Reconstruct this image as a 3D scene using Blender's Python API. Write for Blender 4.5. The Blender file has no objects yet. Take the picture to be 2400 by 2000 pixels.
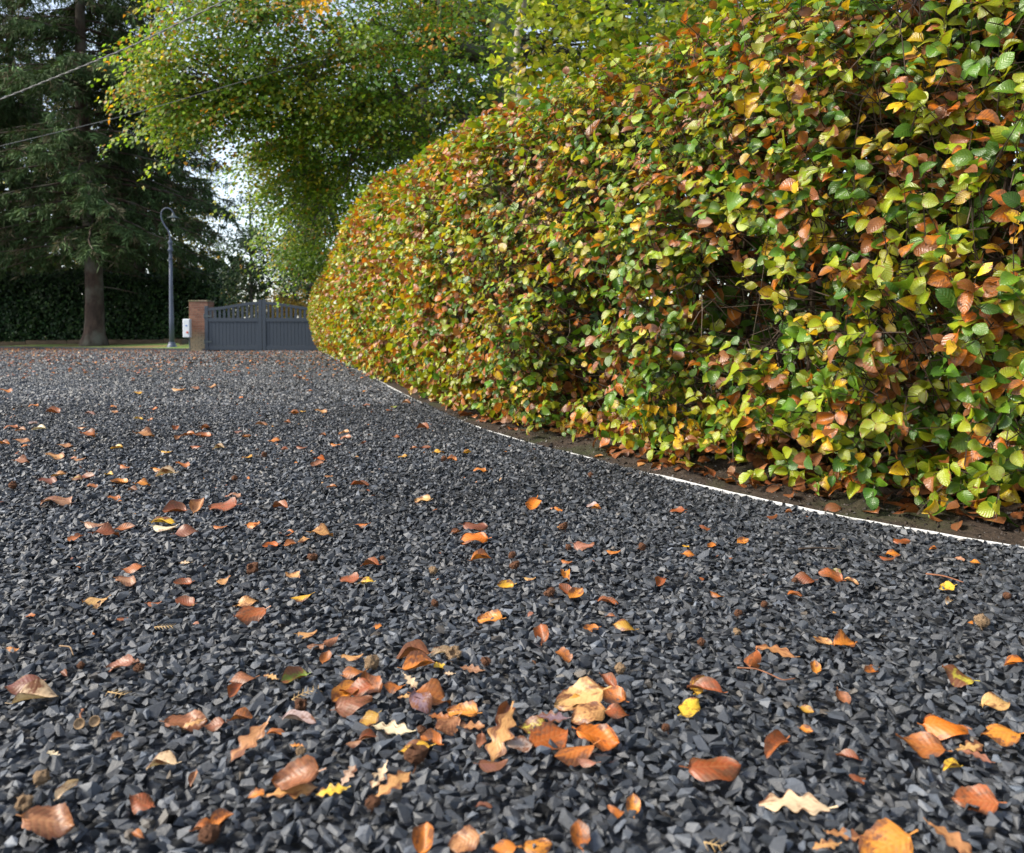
import bpy, bmesh, math, random
import numpy as np
from mathutils import Vector, Matrix, Euler

SC = bpy.context.scene
COL = SC.collection
RNG = np.random.default_rng(7)
random.seed(7)
R = math.radians
PI = math.pi

# ------------------------------------------------------------------ camera
CAM_H, FPX, HORIZON, PITCH_PX = 0.48, 1884.0, 788.0, 69.0      # photo measured at 2400 x 2000
PITCH = math.atan(PITCH_PX / FPX)
SHIFT_PX = (1000 - HORIZON) - PITCH_PX
cam_d = bpy.data.cameras.new('camera')
cam = bpy.data.objects.new('camera', cam_d); COL.objects.link(cam)
cam_d.sensor_fit = 'HORIZONTAL'; cam_d.sensor_width = 36.0
cam_d.lens = 36.0 * FPX / 2400
cam_d.shift_y = -SHIFT_PX / 2400
cam_d.clip_start = 0.05; cam_d.clip_end = 3000
cam.location = (0, 0, CAM_H)
cam.rotation_euler = (PI / 2 - PITCH, 0, 0)
cam_d.dof.use_dof = True; cam_d.dof.focus_distance = 1.9; cam_d.dof.aperture_fstop = 8.0
SC.camera = cam

# ------------------------------------------------------------------ world, sun, exposure
SUN_DIR = Vector((-0.74, -0.16, 0.66)).normalized()             # towards the sun
world = bpy.data.worlds.new('World'); SC.world = world; world.use_nodes = True
wn = world.node_tree; wn.nodes.clear()
sky = wn.nodes.new('ShaderNodeTexSky'); sky.sky_type = 'NISHITA'; sky.sun_disc = False
sky.sun_elevation = math.asin(SUN_DIR.z); sky.sun_rotation = math.atan2(SUN_DIR.x, SUN_DIR.y)
sky.air_density = 1.0; sky.dust_density = 1.5; sky.ozone_density = 1.0
bg = wn.nodes.new('ShaderNodeBackground'); bg.inputs[1].default_value = 0.15
wo = wn.nodes.new('ShaderNodeOutputWorld')
hs = wn.nodes.new('ShaderNodeHueSaturation'); hs.inputs['Saturation'].default_value = 0.65      # thin high cloud whitens the blue
wn.links.new(sky.outputs[0], hs.inputs['Color']); wn.links.new(hs.outputs[0], bg.inputs[0]); wn.links.new(bg.outputs[0], wo.inputs[0])
sun_d = bpy.data.lights.new('sun', 'SUN'); sun_d.energy = 2.9; sun_d.angle = R(14); sun_d.color = (1.0, 0.92, 0.78)
sun = bpy.data.objects.new('sun', sun_d); COL.objects.link(sun)
sun.rotation_euler = SUN_DIR.to_track_quat('Z', 'Y').to_euler()
SC.view_settings.view_transform = 'Standard'; SC.view_settings.look = 'None'
SC.view_settings.gamma = 1.0; SC.view_settings.use_curve_mapping = False
SC.view_settings.exposure = 1.12
SC.cycles.max_bounces = 8; SC.cycles.transparent_max_bounces = 4
SC.cycles.diffuse_bounces = 4; SC.cycles.glossy_bounces = 2; SC.cycles.transmission_bounces = 4
SC.cycles.sample_clamp_indirect = 4.0

# ------------------------------------------------------------------ helpers
CP, SP = math.cos(PITCH), math.sin(PITCH)
def ray(px, py):
    x = (px - 1200) / FPX; y = (1000 - py - SHIFT_PX) / FPX
    return np.array([x, CP + y * SP, -SP + y * CP])
def on_ground(px, py, z=0.0):
    d = ray(px, py); t = (z - CAM_H) / d[2]
    return np.array([d[0] * t, d[1] * t, z])
def at(px, py, dist):                                            # world point at a given distance along Y
    d = ray(px, py); t = dist / d[1]
    return np.array([d[0] * t, dist, CAM_H + d[2] * t])
def unit(v):
    v = np.asarray(v, float); n = np.linalg.norm(v, axis=-1, keepdims=True)
    return v / np.maximum(n, 1e-9)

def tag(o, label=None, cat=None, group=None, kind=None):
    if label: o['label'] = label
    if cat: o['category'] = cat
    if group: o['group'] = group
    if kind: o['kind'] = kind
    return o
def empty(name, loc, label=None, cat=None, group=None):
    o = bpy.data.objects.new(name, None); COL.objects.link(o); o.location = tuple(loc)
    o.empty_display_size = 0.1
    return tag(o, label, cat, group)
def child(o, parent):
    o.parent = parent; o.matrix_parent_inverse = parent.matrix_basis.inverted(); return o

def tri_mesh(name, V, F, mat, smooth=False, tint=None, lp=None):
    me = bpy.data.meshes.new(name)
    V = np.asarray(V, np.float32); F = np.asarray(F, np.int32)
    me.vertices.add(len(V)); me.vertices.foreach_set('co', V.ravel())
    me.loops.add(F.size); me.loops.foreach_set('vertex_index', F.ravel())
    me.polygons.add(len(F)); me.polygons.foreach_set('loop_start', np.arange(0, F.size, F.shape[1], dtype=np.int32))
    me.polygons.foreach_set('use_smooth', np.full(len(F), smooth, bool))
    me.update(calc_edges=True)
    if tint is not None:
        a = me.attributes.new('tint', 'FLOAT_COLOR', 'POINT'); a.data.foreach_set('color', np.asarray(tint, np.float32).ravel())
    if lp is not None:
        a = me.attributes.new('lp', 'FLOAT_VECTOR', 'POINT'); a.data.foreach_set('vector', np.asarray(lp, np.float32).ravel())
    if mat is not None: me.materials.append(mat)
    return me
def link(name, me, parent=None):
    o = bpy.data.objects.new(name, me); COL.objects.link(o)
    if parent is not None: child(o, parent)
    return o

def scatter(tmpls, which, M, P, tint, seeds):
    """many copies of small triangle templates baked into one vertex / face array"""
    Vs, Fs, Ts, Ls = [], [], [], []; off = 0
    for k, (tv, tf, tl) in enumerate(tmpls):
        ii = np.nonzero(which == k)[0]
        if len(ii) == 0: continue
        nv = len(tv)
        V = np.einsum('nij,vj->nvi', M[ii], tv) + P[ii][:, None, :]
        Fs.append((tf[None] + (np.arange(len(ii)) * nv)[:, None, None] + off).reshape(-1, 3))
        Vs.append(V.reshape(-1, 3)); Ts.append(np.repeat(tint[ii], nv, 0))
        L = np.tile(tl, (len(ii), 1)); L[:, 2] = np.repeat(seeds[ii], nv); Ls.append(L)
        off += nv * len(ii)
    return np.concatenate(Vs), np.concatenate(Fs), np.concatenate(Ts), np.concatenate(Ls)

class MB:
    """collects tubes, boxes, lathes for ONE part"""
    def __init__(s): s.V = []; s.F = []; s.n = 0
    def add(s, V, F):
        s.V.append(np.asarray(V, float)); s.F += [tuple(int(i) + s.n for i in f) for f in F]; s.n += len(V)
    def tube(s, pts, rad, sides=6, cap=True):
        pts = np.asarray(pts, float); n = len(pts); rad = np.broadcast_to(rad, (n,))
        T = unit(np.gradient(pts, axis=0))
        ref = np.where(np.abs(T[:, 2:3]) > 0.9, [[1., 0, 0]], [[0, 0, 1.]])
        A = unit(np.cross(T, ref))
        for i in range(1, n):
            if (A[i] * A[i - 1]).sum() < 0: A[i] = -A[i]
        B = np.cross(T, A); an = np.arange(sides) * 2 * PI / sides
        V = (pts[:, None] + rad[:, None, None] * (np.cos(an)[None, :, None] * A[:, None] + np.sin(an)[None, :, None] * B[:, None])).reshape(-1, 3)
        F = [(i * sides + j, i * sides + (j + 1) % sides, (i + 1) * sides + (j + 1) % sides, (i + 1) * sides + j) for i in range(n - 1) for j in range(sides)]
        if cap: F += [tuple(range(sides))[::-1], tuple((n - 1) * sides + j for j in range(sides))]
        s.add(V, F)
    def box(s, a, b):
        (x0, y0, z0), (x1, y1, z1) = a, b
        s.add([(x0, y0, z0), (x1, y0, z0), (x1, y1, z0), (x0, y1, z0), (x0, y0, z1), (x1, y0, z1), (x1, y1, z1), (x0, y1, z1)],
              [(3, 2, 1, 0), (4, 5, 6, 7), (0, 1, 5, 4), (1, 2, 6, 5), (2, 3, 7, 6), (3, 0, 4, 7)])
    def lathe(s, prof, sides=16, c=(0, 0, 0)):
        an = np.arange(sides) * 2 * PI / sides
        V = [(c[0] + r * math.cos(a), c[1] + r * math.sin(a), c[2] + z) for r, z in prof for a in an]
        F = [(i * sides + j, i * sides + (j + 1) % sides, (i + 1) * sides + (j + 1) % sides, (i + 1) * sides + j) for i in range(len(prof) - 1) for j in range(sides)]
        F += [tuple(range(sides))[::-1], tuple((len(prof) - 1) * sides + j for j in range(sides))]
        s.add(V, F)
    def build(s, name, mat, parent=None, smooth=False, bevel=0):
        me = bpy.data.meshes.new(name); me.from_pydata(np.concatenate(s.V).tolist(), [], s.F)
        if bevel:
            bm = bmesh.new(); bm.from_mesh(me)
            bmesh.ops.bevel(bm, geom=bm.edges[:], offset=bevel, segments=1, affect='EDGES', profile=0.5)
            bm.to_mesh(me); bm.free()
        me.polygons.foreach_set('use_smooth', np.full(len(me.polygons), smooth, bool)); me.update()
        me.materials.append(mat)
        return link(name, me, parent)

# ------------------------------------------------------------------ materials
def new_mat(name):
    m = bpy.data.materials.new(name); m.use_nodes = True; nt = m.node_tree; nt.nodes.clear()
    out = nt.nodes.new('ShaderNodeOutputMaterial')
    return m, nt, out
def N(nt, t, **kw):
    n = nt.nodes.new(t)
    for k, v in kw.items():
        if k.startswith('i_'):
            key = k[2:]; key = int(key) if key.isdigit() else key.replace('_', ' ')
            n.inputs[key].default_value = v
        else: setattr(n, k, v)
    return n
def Mth(nt, op, a, b=None, c=None):
    n = nt.nodes.new('ShaderNodeMath'); n.operation = op
    for i, x in enumerate((a, b, c)):
        if x is None: continue
        if isinstance(x, (int, float)): n.inputs[i].default_value = x
        else: nt.links.new(x, n.inputs[i])
    return n.outputs[0]
def Mix(nt, fac, a, b, blend='MIX'):
    n = nt.nodes.new('ShaderNodeMix'); n.data_type = 'RGBA'; n.blend_type = blend
    for i, x in ((0, fac), (6, a), (7, b)):
        if isinstance(x, (int, float)): n.inputs[i].default_value = x
        elif isinstance(x, tuple): n.inputs[i].default_value = x if len(x) == 4 else (*x, 1)
        else: nt.links.new(x, n.inputs[i])
    return n.outputs[2]

def leaf_mat(name, rough=0.38, transl=0.35, brown=(0.23, 0.085, 0.025), detail=True, spec=0.5, bump=0.0006):
    m, nt, out = new_mat(name); L = nt.links.new
    at_ = N(nt, 'ShaderNodeAttribute', attribute_name='tint')
    col = at_.outputs['Color']
    p = N(nt, 'ShaderNodeBsdfPrincipled', i_Roughness=rough)
    p.inputs['Specular IOR Level'].default_value = spec
    if detail:
        lp = N(nt, 'ShaderNodeAttribute', attribute_name='lp')
        sx = N(nt, 'ShaderNodeSeparateXYZ'); L(lp.outputs['Vector'], sx.inputs[0])
        u, v, sd = sx.outputs
        av = Mth(nt, 'ABSOLUTE', v)
        ph = Mth(nt, 'SUBTRACT', Mth(nt, 'MULTIPLY', u, 8.0), Mth(nt, 'MULTIPLY', av, 1.9))
        sn = Mth(nt, 'SINE', Mth(nt, 'MULTIPLY', ph, 2 * PI))
        cv = N(nt, 'ShaderNodeCombineXYZ'); L(Mth(nt, 'MULTIPLY', u, 2.0), cv.inputs[0]); L(v, cv.inputs[1]); L(Mth(nt, 'MULTIPLY', sd, 37.0), cv.inputs[2])
        nz = N(nt, 'ShaderNodeTexNoise', i_Scale=1.6, i_Detail=4.0, i_Roughness=0.65); L(cv.outputs[0], nz.inputs['Vector'])
        nz2 = N(nt, 'ShaderNodeTexNoise', i_Scale=7.0, i_Detail=2.0); L(cv.outputs[0], nz2.inputs['Vector'])
        # autumn blotches from the rim and tip inwards, more on leaves with a higher alpha
        f = Mth(nt, 'ADD', nz.outputs[0], Mth(nt, 'MULTIPLY', av, 0.16))
        f = Mth(nt, 'ADD', f, Mth(nt, 'MULTIPLY', u, 0.10))
        f = Mth(nt, 'SUBTRACT', f, Mth(nt, 'SUBTRACT', 1.0, at_.outputs['Alpha']))
        f = Mth(nt, 'MULTIPLY', f, 7.0)
        cl = N(nt, 'ShaderNodeClamp'); L(f, cl.inputs[0])
        col = Mix(nt, cl.outputs[0], col, brown)
        # the paler net of veins, part of the leaf itself
        vein = Mth(nt, 'GREATER_THAN', sn, 0.86)
        mid = Mth(nt, 'LESS_THAN', av, 0.05)
        vm = Mth(nt, 'MULTIPLY', Mth(nt, 'MAXIMUM', vein, mid), 0.10)
        col = Mix(nt, vm, col, Mix(nt, 0.5, col, (0.75, 0.62, 0.25)))
        k = Mth(nt, 'ADD', 0.72, Mth(nt, 'MULTIPLY', nz2.outputs[0], 0.55))
        kk = N(nt, 'ShaderNodeCombineColor'); [L(k, kk.inputs[i]) for i in range(3)]
        col = Mix(nt, 1.0, col, kk.outputs[0], 'MULTIPLY')
        b = N(nt, 'ShaderNodeBump', i_Strength=0.30, i_Distance=bump)
        L(Mth(nt, 'ADD', sn, Mth(nt, 'MULTIPLY', nz2.outputs[0], 3.5)), b.inputs['Height']); L(b.outputs[0], p.inputs['Normal'])
    L(col, p.inputs['Base Color'])
    if transl > 0:
        tr = N(nt, 'ShaderNodeBsdfTranslucent'); 
        tc = Mix(nt, 1.0, col, (1.25, 1.2, 0.6), 'MULTIPLY'); L(tc, tr.inputs[0])
        mx = N(nt, 'ShaderNodeMixShader', i_0=transl); L(p.outputs[0], mx.inputs[1]); L(tr.outputs[0], mx.inputs[2])
        L(mx.outputs[0], out.inputs[0])
    else: L(p.outputs[0], out.inputs[0])
    return m

def noise_mat(name, c1, c2, scale=8, rough=0.8, bump=0.3, bdist=0.01, detail=6, stretch=(1, 1, 1), coords='Object', c3=None, s3=1.0, spec=0.3):
    m, nt, out = new_mat(name); L = nt.links.new
    tc = N(nt, 'ShaderNodeTexCoord'); mp = N(nt, 'ShaderNodeMapping'); mp.inputs['Scale'].default_value = stretch
    L(tc.outputs[coords], mp.inputs[0])
    nz = N(nt, 'ShaderNodeTexNoise', i_Scale=scale, i_Detail=detail, i_Roughness=0.6); L(mp.outputs[0], nz.inputs['Vector'])
    rp = N(nt, 'ShaderNodeValToRGB'); rp.color_ramp.elements[0].position = 0.32; rp.color_ramp.elements[1].position = 0.68
    rp.color_ramp.elements[0].color = (*c1, 1); rp.color_ramp.elements[1].color = (*c2, 1); L(nz.outputs[0], rp.inputs[0])
    col = rp.outputs[0]
    if c3 is not None:
        n3 = N(nt, 'ShaderNodeTexNoise', i_Scale=s3, i_Detail=3.0); L(tc.outputs[coords], n3.inputs['Vector'])
        r3 = N(nt, 'ShaderNodeValToRGB'); r3.color_ramp.elements[0].position = 0.48; r3.color_ramp.elements[1].position = 0.66; L(n3.outputs[0], r3.inputs[0])
        col = Mix(nt, r3.outputs[0], col, c3)
    p = N(nt, 'ShaderNodeBsdfPrincipled', i_Roughness=rough); p.inputs['Specular IOR Level'].default_value = spec
    L(col, p.inputs['Base Color'])
    if bump:
        b = N(nt, 'ShaderNodeBump', i_Strength=bump, i_Distance=bdist); L(nz.outputs[0], b.inputs['Height']); L(b.outputs[0], p.inputs['Normal'])
    L(p.outputs[0], out.inputs[0]); return m

def stone_mat():
    m, nt, out = new_mat('basalt'); L = nt.links.new
    a = N(nt, 'ShaderNodeAttribute', attribute_name='tint')
    tc = N(nt, 'ShaderNodeTexCoord')
    nz = N(nt, 'ShaderNodeTexNoise', i_Scale=220.0, i_Detail=5.0, i_Roughness=0.7); L(tc.outputs['Object'], nz.inputs['Vector'])
    k = Mth(nt, 'ADD', 0.55, Mth(nt, 'MULTIPLY', nz.outputs[0], 0.9))
    kk = N(nt, 'ShaderNodeCombineColor'); [L(k, kk.inputs[i]) for i in range(3)]
    col = Mix(nt, 1.0, a.outputs['Color'], kk.outputs[0], 'MULTIPLY')
    p = N(nt, 'ShaderNodeBsdfPrincipled', i_Roughness=0.52); p.inputs['Specular IOR Level'].default_value = 0.6
    b = N(nt, 'ShaderNodeBump', i_Strength=0.5, i_Distance=0.002); L(nz.outputs[0], b.inputs['Height']); L(b.outputs[0], p.inputs['Normal'])
    L(col, p.inputs['Base Color']); L(p.outputs[0], out.inputs[0]); return m

def bed_mat():                                                   # gravel too far away to tell the stones apart
    m, nt, out = new_mat('gravel_bed'); L = nt.links.new
    tc = N(nt, 'ShaderNodeTexCoord')
    vo = N(nt, 'ShaderNodeTexVoronoi', i_Scale=62.0); L(tc.outputs['Object'], vo.inputs['Vector'])
    v2 = N(nt, 'ShaderNodeTexVoronoi', i_Scale=33.0); L(tc.outputs['Object'], v2.inputs['Vector'])
    bw = N(nt, 'ShaderNodeSeparateColor'); L(vo.outputs['Color'], bw.inputs[0])
    rp = N(nt, 'ShaderNodeValToRGB')
    rp.color_ramp.elements[0].color = (0.020, 0.022, 0.026, 1); rp.color_ramp.elements[1].color = (0.066, 0.072, 0.083, 1); L(bw.outputs[0], rp.inputs[0])
    p = N(nt, 'ShaderNodeBsdfPrincipled', i_Roughness=0.6); L(rp.outputs[0], p.inputs['Base Color'])
    h = Mth(nt, 'ADD', vo.outputs['Distance'], Mth(nt, 'MULTIPLY', v2.outputs['Distance'], 1.4))
    b = N(nt, 'ShaderNodeBump', i_Strength=1.0, i_Distance=0.02, invert=True); L(h, b.inputs['Height']); L(b.outputs[0], p.inputs['Normal'])
    L(p.outputs[0], out.inputs[0]); return m

def paint_mat(name, c, rough=0.4, var=0.12, dirt=(0.1, 0.09, 0.07), dirt_amt=0.25, spec=0.5):
    m, nt, out = new_mat(name); L = nt.links.new
    tc = N(nt, 'ShaderNodeTexCoord')
    nz = N(nt, 'ShaderNodeTexNoise', i_Scale=6.0, i_Detail=6.0, i_Roughness=0.7); L(tc.outputs['Object'], nz.inputs['Vector'])
    r = N(nt, 'ShaderNodeValToRGB'); r.color_ramp.elements[0].position = 0.5; r.color_ramp.elements[1].position = 0.8; L(nz.outputs[0], r.inputs[0])
    col = Mix(nt, Mth(nt, 'MULTIPLY', r.outputs[0], dirt_amt), c, dirt)
    p = N(nt, 'ShaderNodeBsdfPrincipled', i_Roughness=rough); p.inputs['Specular IOR Level'].default_value = spec
    L(col, p.inputs['Base Color'])
    L(Mth(nt, 'ADD', rough - var / 2, Mth(nt, 'MULTIPLY', nz.outputs[0], var)), p.inputs['Roughness'])
    L(p.outputs[0], out.inputs[0]); return m

def brick_mat():
    m, nt, out = new_mat('brick_clay'); L = nt.links.new
    oi = N(nt, 'ShaderNodeObjectInfo'); tc = N(nt, 'ShaderNodeTexCoord')
    rp = N(nt, 'ShaderNodeValToRGB'); e = rp.color_ramp.elements
    e[0].color = (0.16, 0.060, 0.036, 1); e[1].color = (0.29, 0.135, 0.08, 1); L(oi.outputs['Random'], rp.inputs[0])
    nz = N(nt, 'ShaderNodeTexNoise', i_Scale=30.0, i_Detail=5.0); L(tc.outputs['Object'], nz.inputs['Vector'])
    col = Mix(nt, Mth(nt, 'MULTIPLY', nz.outputs[0], 0.5), rp.outputs[0], (0.14, 0.08, 0.06))
    geo = N(nt, 'ShaderNodeNewGeometry'); sx = N(nt, 'ShaderNodeSeparateXYZ'); L(geo.outputs['Position'], sx.inputs[0])
    nz2 = N(nt, 'ShaderNodeTexNoise', i_Scale=3.0, i_Detail=3.0); L(geo.outputs['Position'], nz2.inputs['Vector'])
    hz = Mth(nt, 'SUBTRACT', Mth(nt, 'ADD', 0.55, Mth(nt, 'MULTIPLY', nz2.outputs[0], 0.3)), sx.outputs[2])
    cl = N(nt, 'ShaderNodeClamp'); L(Mth(nt, 'MULTIPLY', hz, 3.5), cl.inputs[0])
    col = Mix(nt, Mth(nt, 'MULTIPLY', cl.outputs[0], 0.75), col, (0.21, 0.19, 0.12))       # algae and splash dirt on the foot
    p = N(nt, 'ShaderNodeBsdfPrincipled', i_Roughness=0.85); L(col, p.inputs['Base Color'])
    b = N(nt, 'ShaderNodeBump', i_Strength=0.4, i_Distance=0.004); L(nz.outputs[0], b.inputs['Height']); L(b.outputs[0], p.inputs['Normal'])
    L(p.outputs[0], out.inputs[0]); return m

MAT = {}
MAT['stone'] = stone_mat(); MAT['bed'] = bed_mat()
MAT['hedge_leaf'] = leaf_mat('hedge_leaf', 0.32, 0.32, spec=0.55, bump=0.0008)
MAT['fallen'] = leaf_mat('fallen_leaf', 0.45, 0.12, brown=(0.16, 0.055, 0.02), bump=0.00025)
MAT['tree_leaf'] = leaf_mat('tree_leaf', 0.45, 0.55, detail=False)
MAT['lime_leaf'] = leaf_mat('lime_leaf', 0.42, 0.62, brown=(0.35, 0.2, 0.04))
MAT['needle'] = leaf_mat('needle', 0.7, 0.1, detail=False, spec=0.12)
MAT['laurel'] = leaf_mat('laurel_leaf', 0.5, 0.15, detail=False, spec=0.25)
MAT['twig'] = noise_mat('twig_bark', (0.035, 0.024, 0.016), (0.10, 0.07, 0.05), 40, 0.8, 0.3, 0.002)
MAT['bark_spruce'] = noise_mat('spruce_bark', (0.030, 0.021, 0.016), (0.092, 0.060, 0.045), 5, 0.9, 0.9, 0.06, stretch=(1, 1, 0.45), c3=(0.12, 0.115, 0.09), s3=1.2)
MAT['bark_beech'] = noise_mat('beech_bark', (0.06, 0.055, 0.045), (0.14, 0.13, 0.105), 4, 0.8, 0.3, 0.02, c3=(0.07, 0.10, 0.04), s3=0.9)
MAT['bark_lime'] = noise_mat('pale_bark', (0.22, 0.19, 0.15), (0.52, 0.48, 0.42), 5, 0.85, 0.6, 0.015, stretch=(1, 1, 0.8), c3=(0.16, 0.17, 0.10), s3=3.0)
MAT['soil'] = noise_mat('soil', (0.018, 0.012, 0.008), (0.055, 0.038, 0.026), 60, 0.9, 0.9, 0.012, c3=(0.03, 0.036, 0.012), s3=3.5)
MAT['grass'] = noise_mat('lawn_grass', (0.09, 0.16, 0.03), (0.20, 0.29, 0.07), 9, 0.9, 0.8, 0.03, c3=(0.18, 0.12, 0.05), s3=0.5)
MAT['ground'] = noise_mat('woodland_floor', (0.045, 0.035, 0.02), (0.10, 0.075, 0.04), 3, 0.95, 0.8, 0.05, c3=(0.06, 0.09, 0.025), s3=0.12)
MAT['asphalt'] = noise_mat('asphalt', (0.04, 0.04, 0.042), (0.06, 0.06, 0.062), 30, 0.9, 0.3, 0.01)
MAT['gate'] = paint_mat('gate_paint', (0.024, 0.036, 0.055), 0.5, dirt=(0.05, 0.055, 0.055))
MAT['lamp'] = paint_mat('lamp_paint', (0.085, 0.105, 0.15), 0.42)
MAT['lampdark'] = paint_mat('lamp_shade_paint', (0.06, 0.08, 0.085), 0.45)
MAT['mortar'] = noise_mat('mortar', (0.20, 0.17, 0.13), (0.33, 0.29, 0.23), 30, 0.95, 0.3, 0.004)
MAT['brick'] = brick_mat()
MAT['capstone'] = noise_mat('cap_stone', (0.15, 0.12, 0.09), (0.28, 0.22, 0.16), 10, 0.9, 0.4, 0.01, c3=(0.10, 0.12, 0.05), s3=4)
MAT['white'] = paint_mat('white_plastic', (0.46, 0.46, 0.45), 0.55, dirt=(0.14, 0.12, 0.09), dirt_amt=1.0)
MAT['box'] = paint_mat('cabinet_white', (0.66, 0.70, 0.74), 0.45, dirt_amt=0.1)
MAT['blue'] = paint_mat('label_blue', (0.10, 0.20, 0.50), 0.5)
MAT['red'] = paint_mat('button_red', (0.55, 0.07, 0.03), 0.4)
MAT['timber'] = noise_mat('edging_timber', (0.05, 0.035, 0.022), (0.12, 0.085, 0.055), 8, 0.9, 0.5, 0.01, stretch=(0.3, 1, 1))
MAT['kerb'] = noise_mat('dark_kerb', (0.025, 0.026, 0.03), (0.05, 0.05, 0.055), 15, 0.9, 0.3, 0.01)
MAT['cable'] = noise_mat('cable_sheath', (0.10, 0.10, 0.10), (0.22, 0.22, 0.21), 20, 0.6, 0.1, 0.002)
MAT['husk'] = noise_mat('husk', (0.055, 0.022, 0.012), (0.17, 0.075, 0.035), 120, 0.9, 0.6, 0.003)
MAT['husk_pale'] = noise_mat('husk_pale', (0.16, 0.10, 0.055), (0.34, 0.23, 0.13), 120, 0.9, 0.6, 0.003)
MAT['twig_red'] = noise_mat('twig_reddish', (0.16, 0.06, 0.03), (0.32, 0.14, 0.07), 60, 0.7, 0.2, 0.002)
MAT['straw'] = noise_mat('straw', (0.35, 0.22, 0.09), (0.55, 0.38, 0.18), 60, 0.7, 0.2, 0.002)
m, nt, out = new_mat('lamp_glass')
g = N(nt, 'ShaderNodeBsdfPrincipled', i_Roughness=0.15); g.inputs['Base Color'].default_value = (0.75, 0.76, 0.74, 1); g.inputs['Transmission Weight'].default_value = 0.6
nt.links.new(g.outputs[0], out.inputs[0]); MAT['glass'] = m

# ------------------------------------------------------------------ small templates (verts, tris, leaf coords)
def grid_leaf(outline, nu, nv, fold=0.15, curl=0.2, cup=0.0, wave=0.0, twist=0.0, petiole=0.0, seed=0, bendx=0.0):
    """leaf of length 1 along x, width from outline(u); nv columns across"""
    rr = np.random.default_rng(seed); us = np.linspace(0, 1, nu + 1); vs = np.linspace(-1, 1, nv)
    ph = rr.uniform(0, 6.28, 4); V, L = [], []
    for u in us:
        w = outline(u)
        for v in vs:
            z = fold * abs(v) * w - curl * (u - 0.35) ** 2 * (1 if curl else 0) + cup * (v * w) ** 2 * 3
            z += wave * (math.sin(u * 7 + ph[0] + v * 1.5) * abs(v) * 0.6 + math.sin(u * 4 + ph[1]) * 0.35)
            y = v * w + bendx * (u - 0.5) ** 2
            a = twist * (u - 0.4); y, z = y * math.cos(a) - z * math.sin(a), y * math.sin(a) + z * math.cos(a)
            V.append((u, y, z)); L.append((u, v, 0))
    F = []
    for i in range(nu):
        for j in range(nv - 1):
            a, b, c, d = i * nv + j, i * nv + j + 1, (i + 1) * nv + j + 1, (i + 1) * nv + j
            F.append((a, b, c))
            F.append((a, c, d))
    if petiole > 0:
        n0 = len(V); z0 = V[nv // 2][2]
        V += [(0.02, -0.012, z0), (0.02, 0.012, z0), (-petiole, 0.016, z0 + 0.06), (-petiole, -0.016, z0 + 0.06)]
        L += [(0, 0, 0)] * 4; F += [(n0, n0 + 1, n0 + 2), (n0, n0 + 2, n0 + 3)]
    return np.array(V, float), np.array(F, int), np.array(L, float)
def beech_out(u, w=0.33):
    return max(0.0, w * math.sin(PI * min(1, u ** 0.86)) ** 0.72) + 0.004
def lime_out(u):
    return max(0.0, 0.47 * math.sin(PI * min(1, u ** 0.62)) ** 0.8) + 0.004
def oak_out(u):
    env = 0.235 * math.sin(PI * min(1, (0.04 + 0.96 * u) ** 1.25)) ** 0.65
    return max(0.015, env * (0.74 + 0.30 * math.cos(u * 2 * PI * 3.6 + 0.6))) + 0.004

LEAF0 = [grid_leaf(lambda u, w=w: beech_out(u, w), 6, 5, fo, cu, cp, wv, tw, 0.13, sd, bx)
         for sd, (w, fo, cu, cp, wv, tw, bx) in enumerate([(0.34, 0.25, 0.25, 0, 0.05, 0.1, 0.05), (0.36, 0.12, 0.4, 0.3, 0.06, -0.3, 0), (0.33, -0.1, 0.3, 0.0, 0.08, 0.5, -0.06),
                                                          (0.38, 0.3, 0.1, 0, 0.05, -0.1, 0.1), (0.35, 0.05, 0.6, 0.6, 0.06, 0.2, 0), (0.30, 0.5, 0.3, 0.5, 0.1, 0.9, -0.1)])]
LEAF1M = [grid_leaf(lambda u, w=w: beech_out(u, w), 3, 3, fo, cu, 0, 0.05, tw, 0, sd) for sd, (w, fo, cu, tw) in enumerate([(0.36, 0.25, 0.25, 0.2), (0.38, 0.1, 0.5, -0.4), (0.38, 0.35, 0.2, 0.6)])]
LEAF1 = [grid_leaf(lambda u, w=w: beech_out(u, w), 4, 3, fo, cu, 0, 0.05, tw, 0, sd) for sd, (w, fo, cu, tw) in enumerate([(0.34, 0.25, 0.25, 0.2), (0.36, 0.1, 0.5, -0.4), (0.36, 0.35, 0.2, 0.6)])]
def tiny(fold, curl, w=0.34):
    V = np.array([(0, 0, 0), (0.3, -w * .92, fold * w), (0.68, -w * .75, fold * w - curl * .4), (1, 0, -curl), (0.68, w * .75, fold * w - curl * .4), (0.3, w * .92, fold * w)])
    F = np.array([(0, 1, 5), (1, 2, 4), (1, 4, 5), (2, 3, 4)]); L = np.stack([V[:, 0], V[:, 1] / w, V[:, 2] * 0], 1)
    return V, F, L
LEAF2 = [tiny(0.2, 0.15), tiny(0.5, 0.0), tiny(-0.2, 0.3)]
LEAFQ = [(np.array([(0, 0, 0), (0.5, -0.34, f), (1, 0, -c), (0.5, 0.34, f)]), np.array([(0, 1, 3), (1, 2, 3)]), np.array([(0, 0, 0), (.5, -1, 0), (1, 0, 0), (.5, 1, 0)], float)) for f, c in ((0.1, 0.1), (0.2, 0.0), (-0.1, 0.2))]
LIME = [grid_leaf(lime_out, 4, 3, fo, cu, 0, 0.06, tw, 0, sd) for sd, (fo, cu, tw) in enumerate([(0.2, 0.2, 0.2), (0.05, 0.4, -0.3), (0.35, 0.15, 0.4)])]
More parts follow.
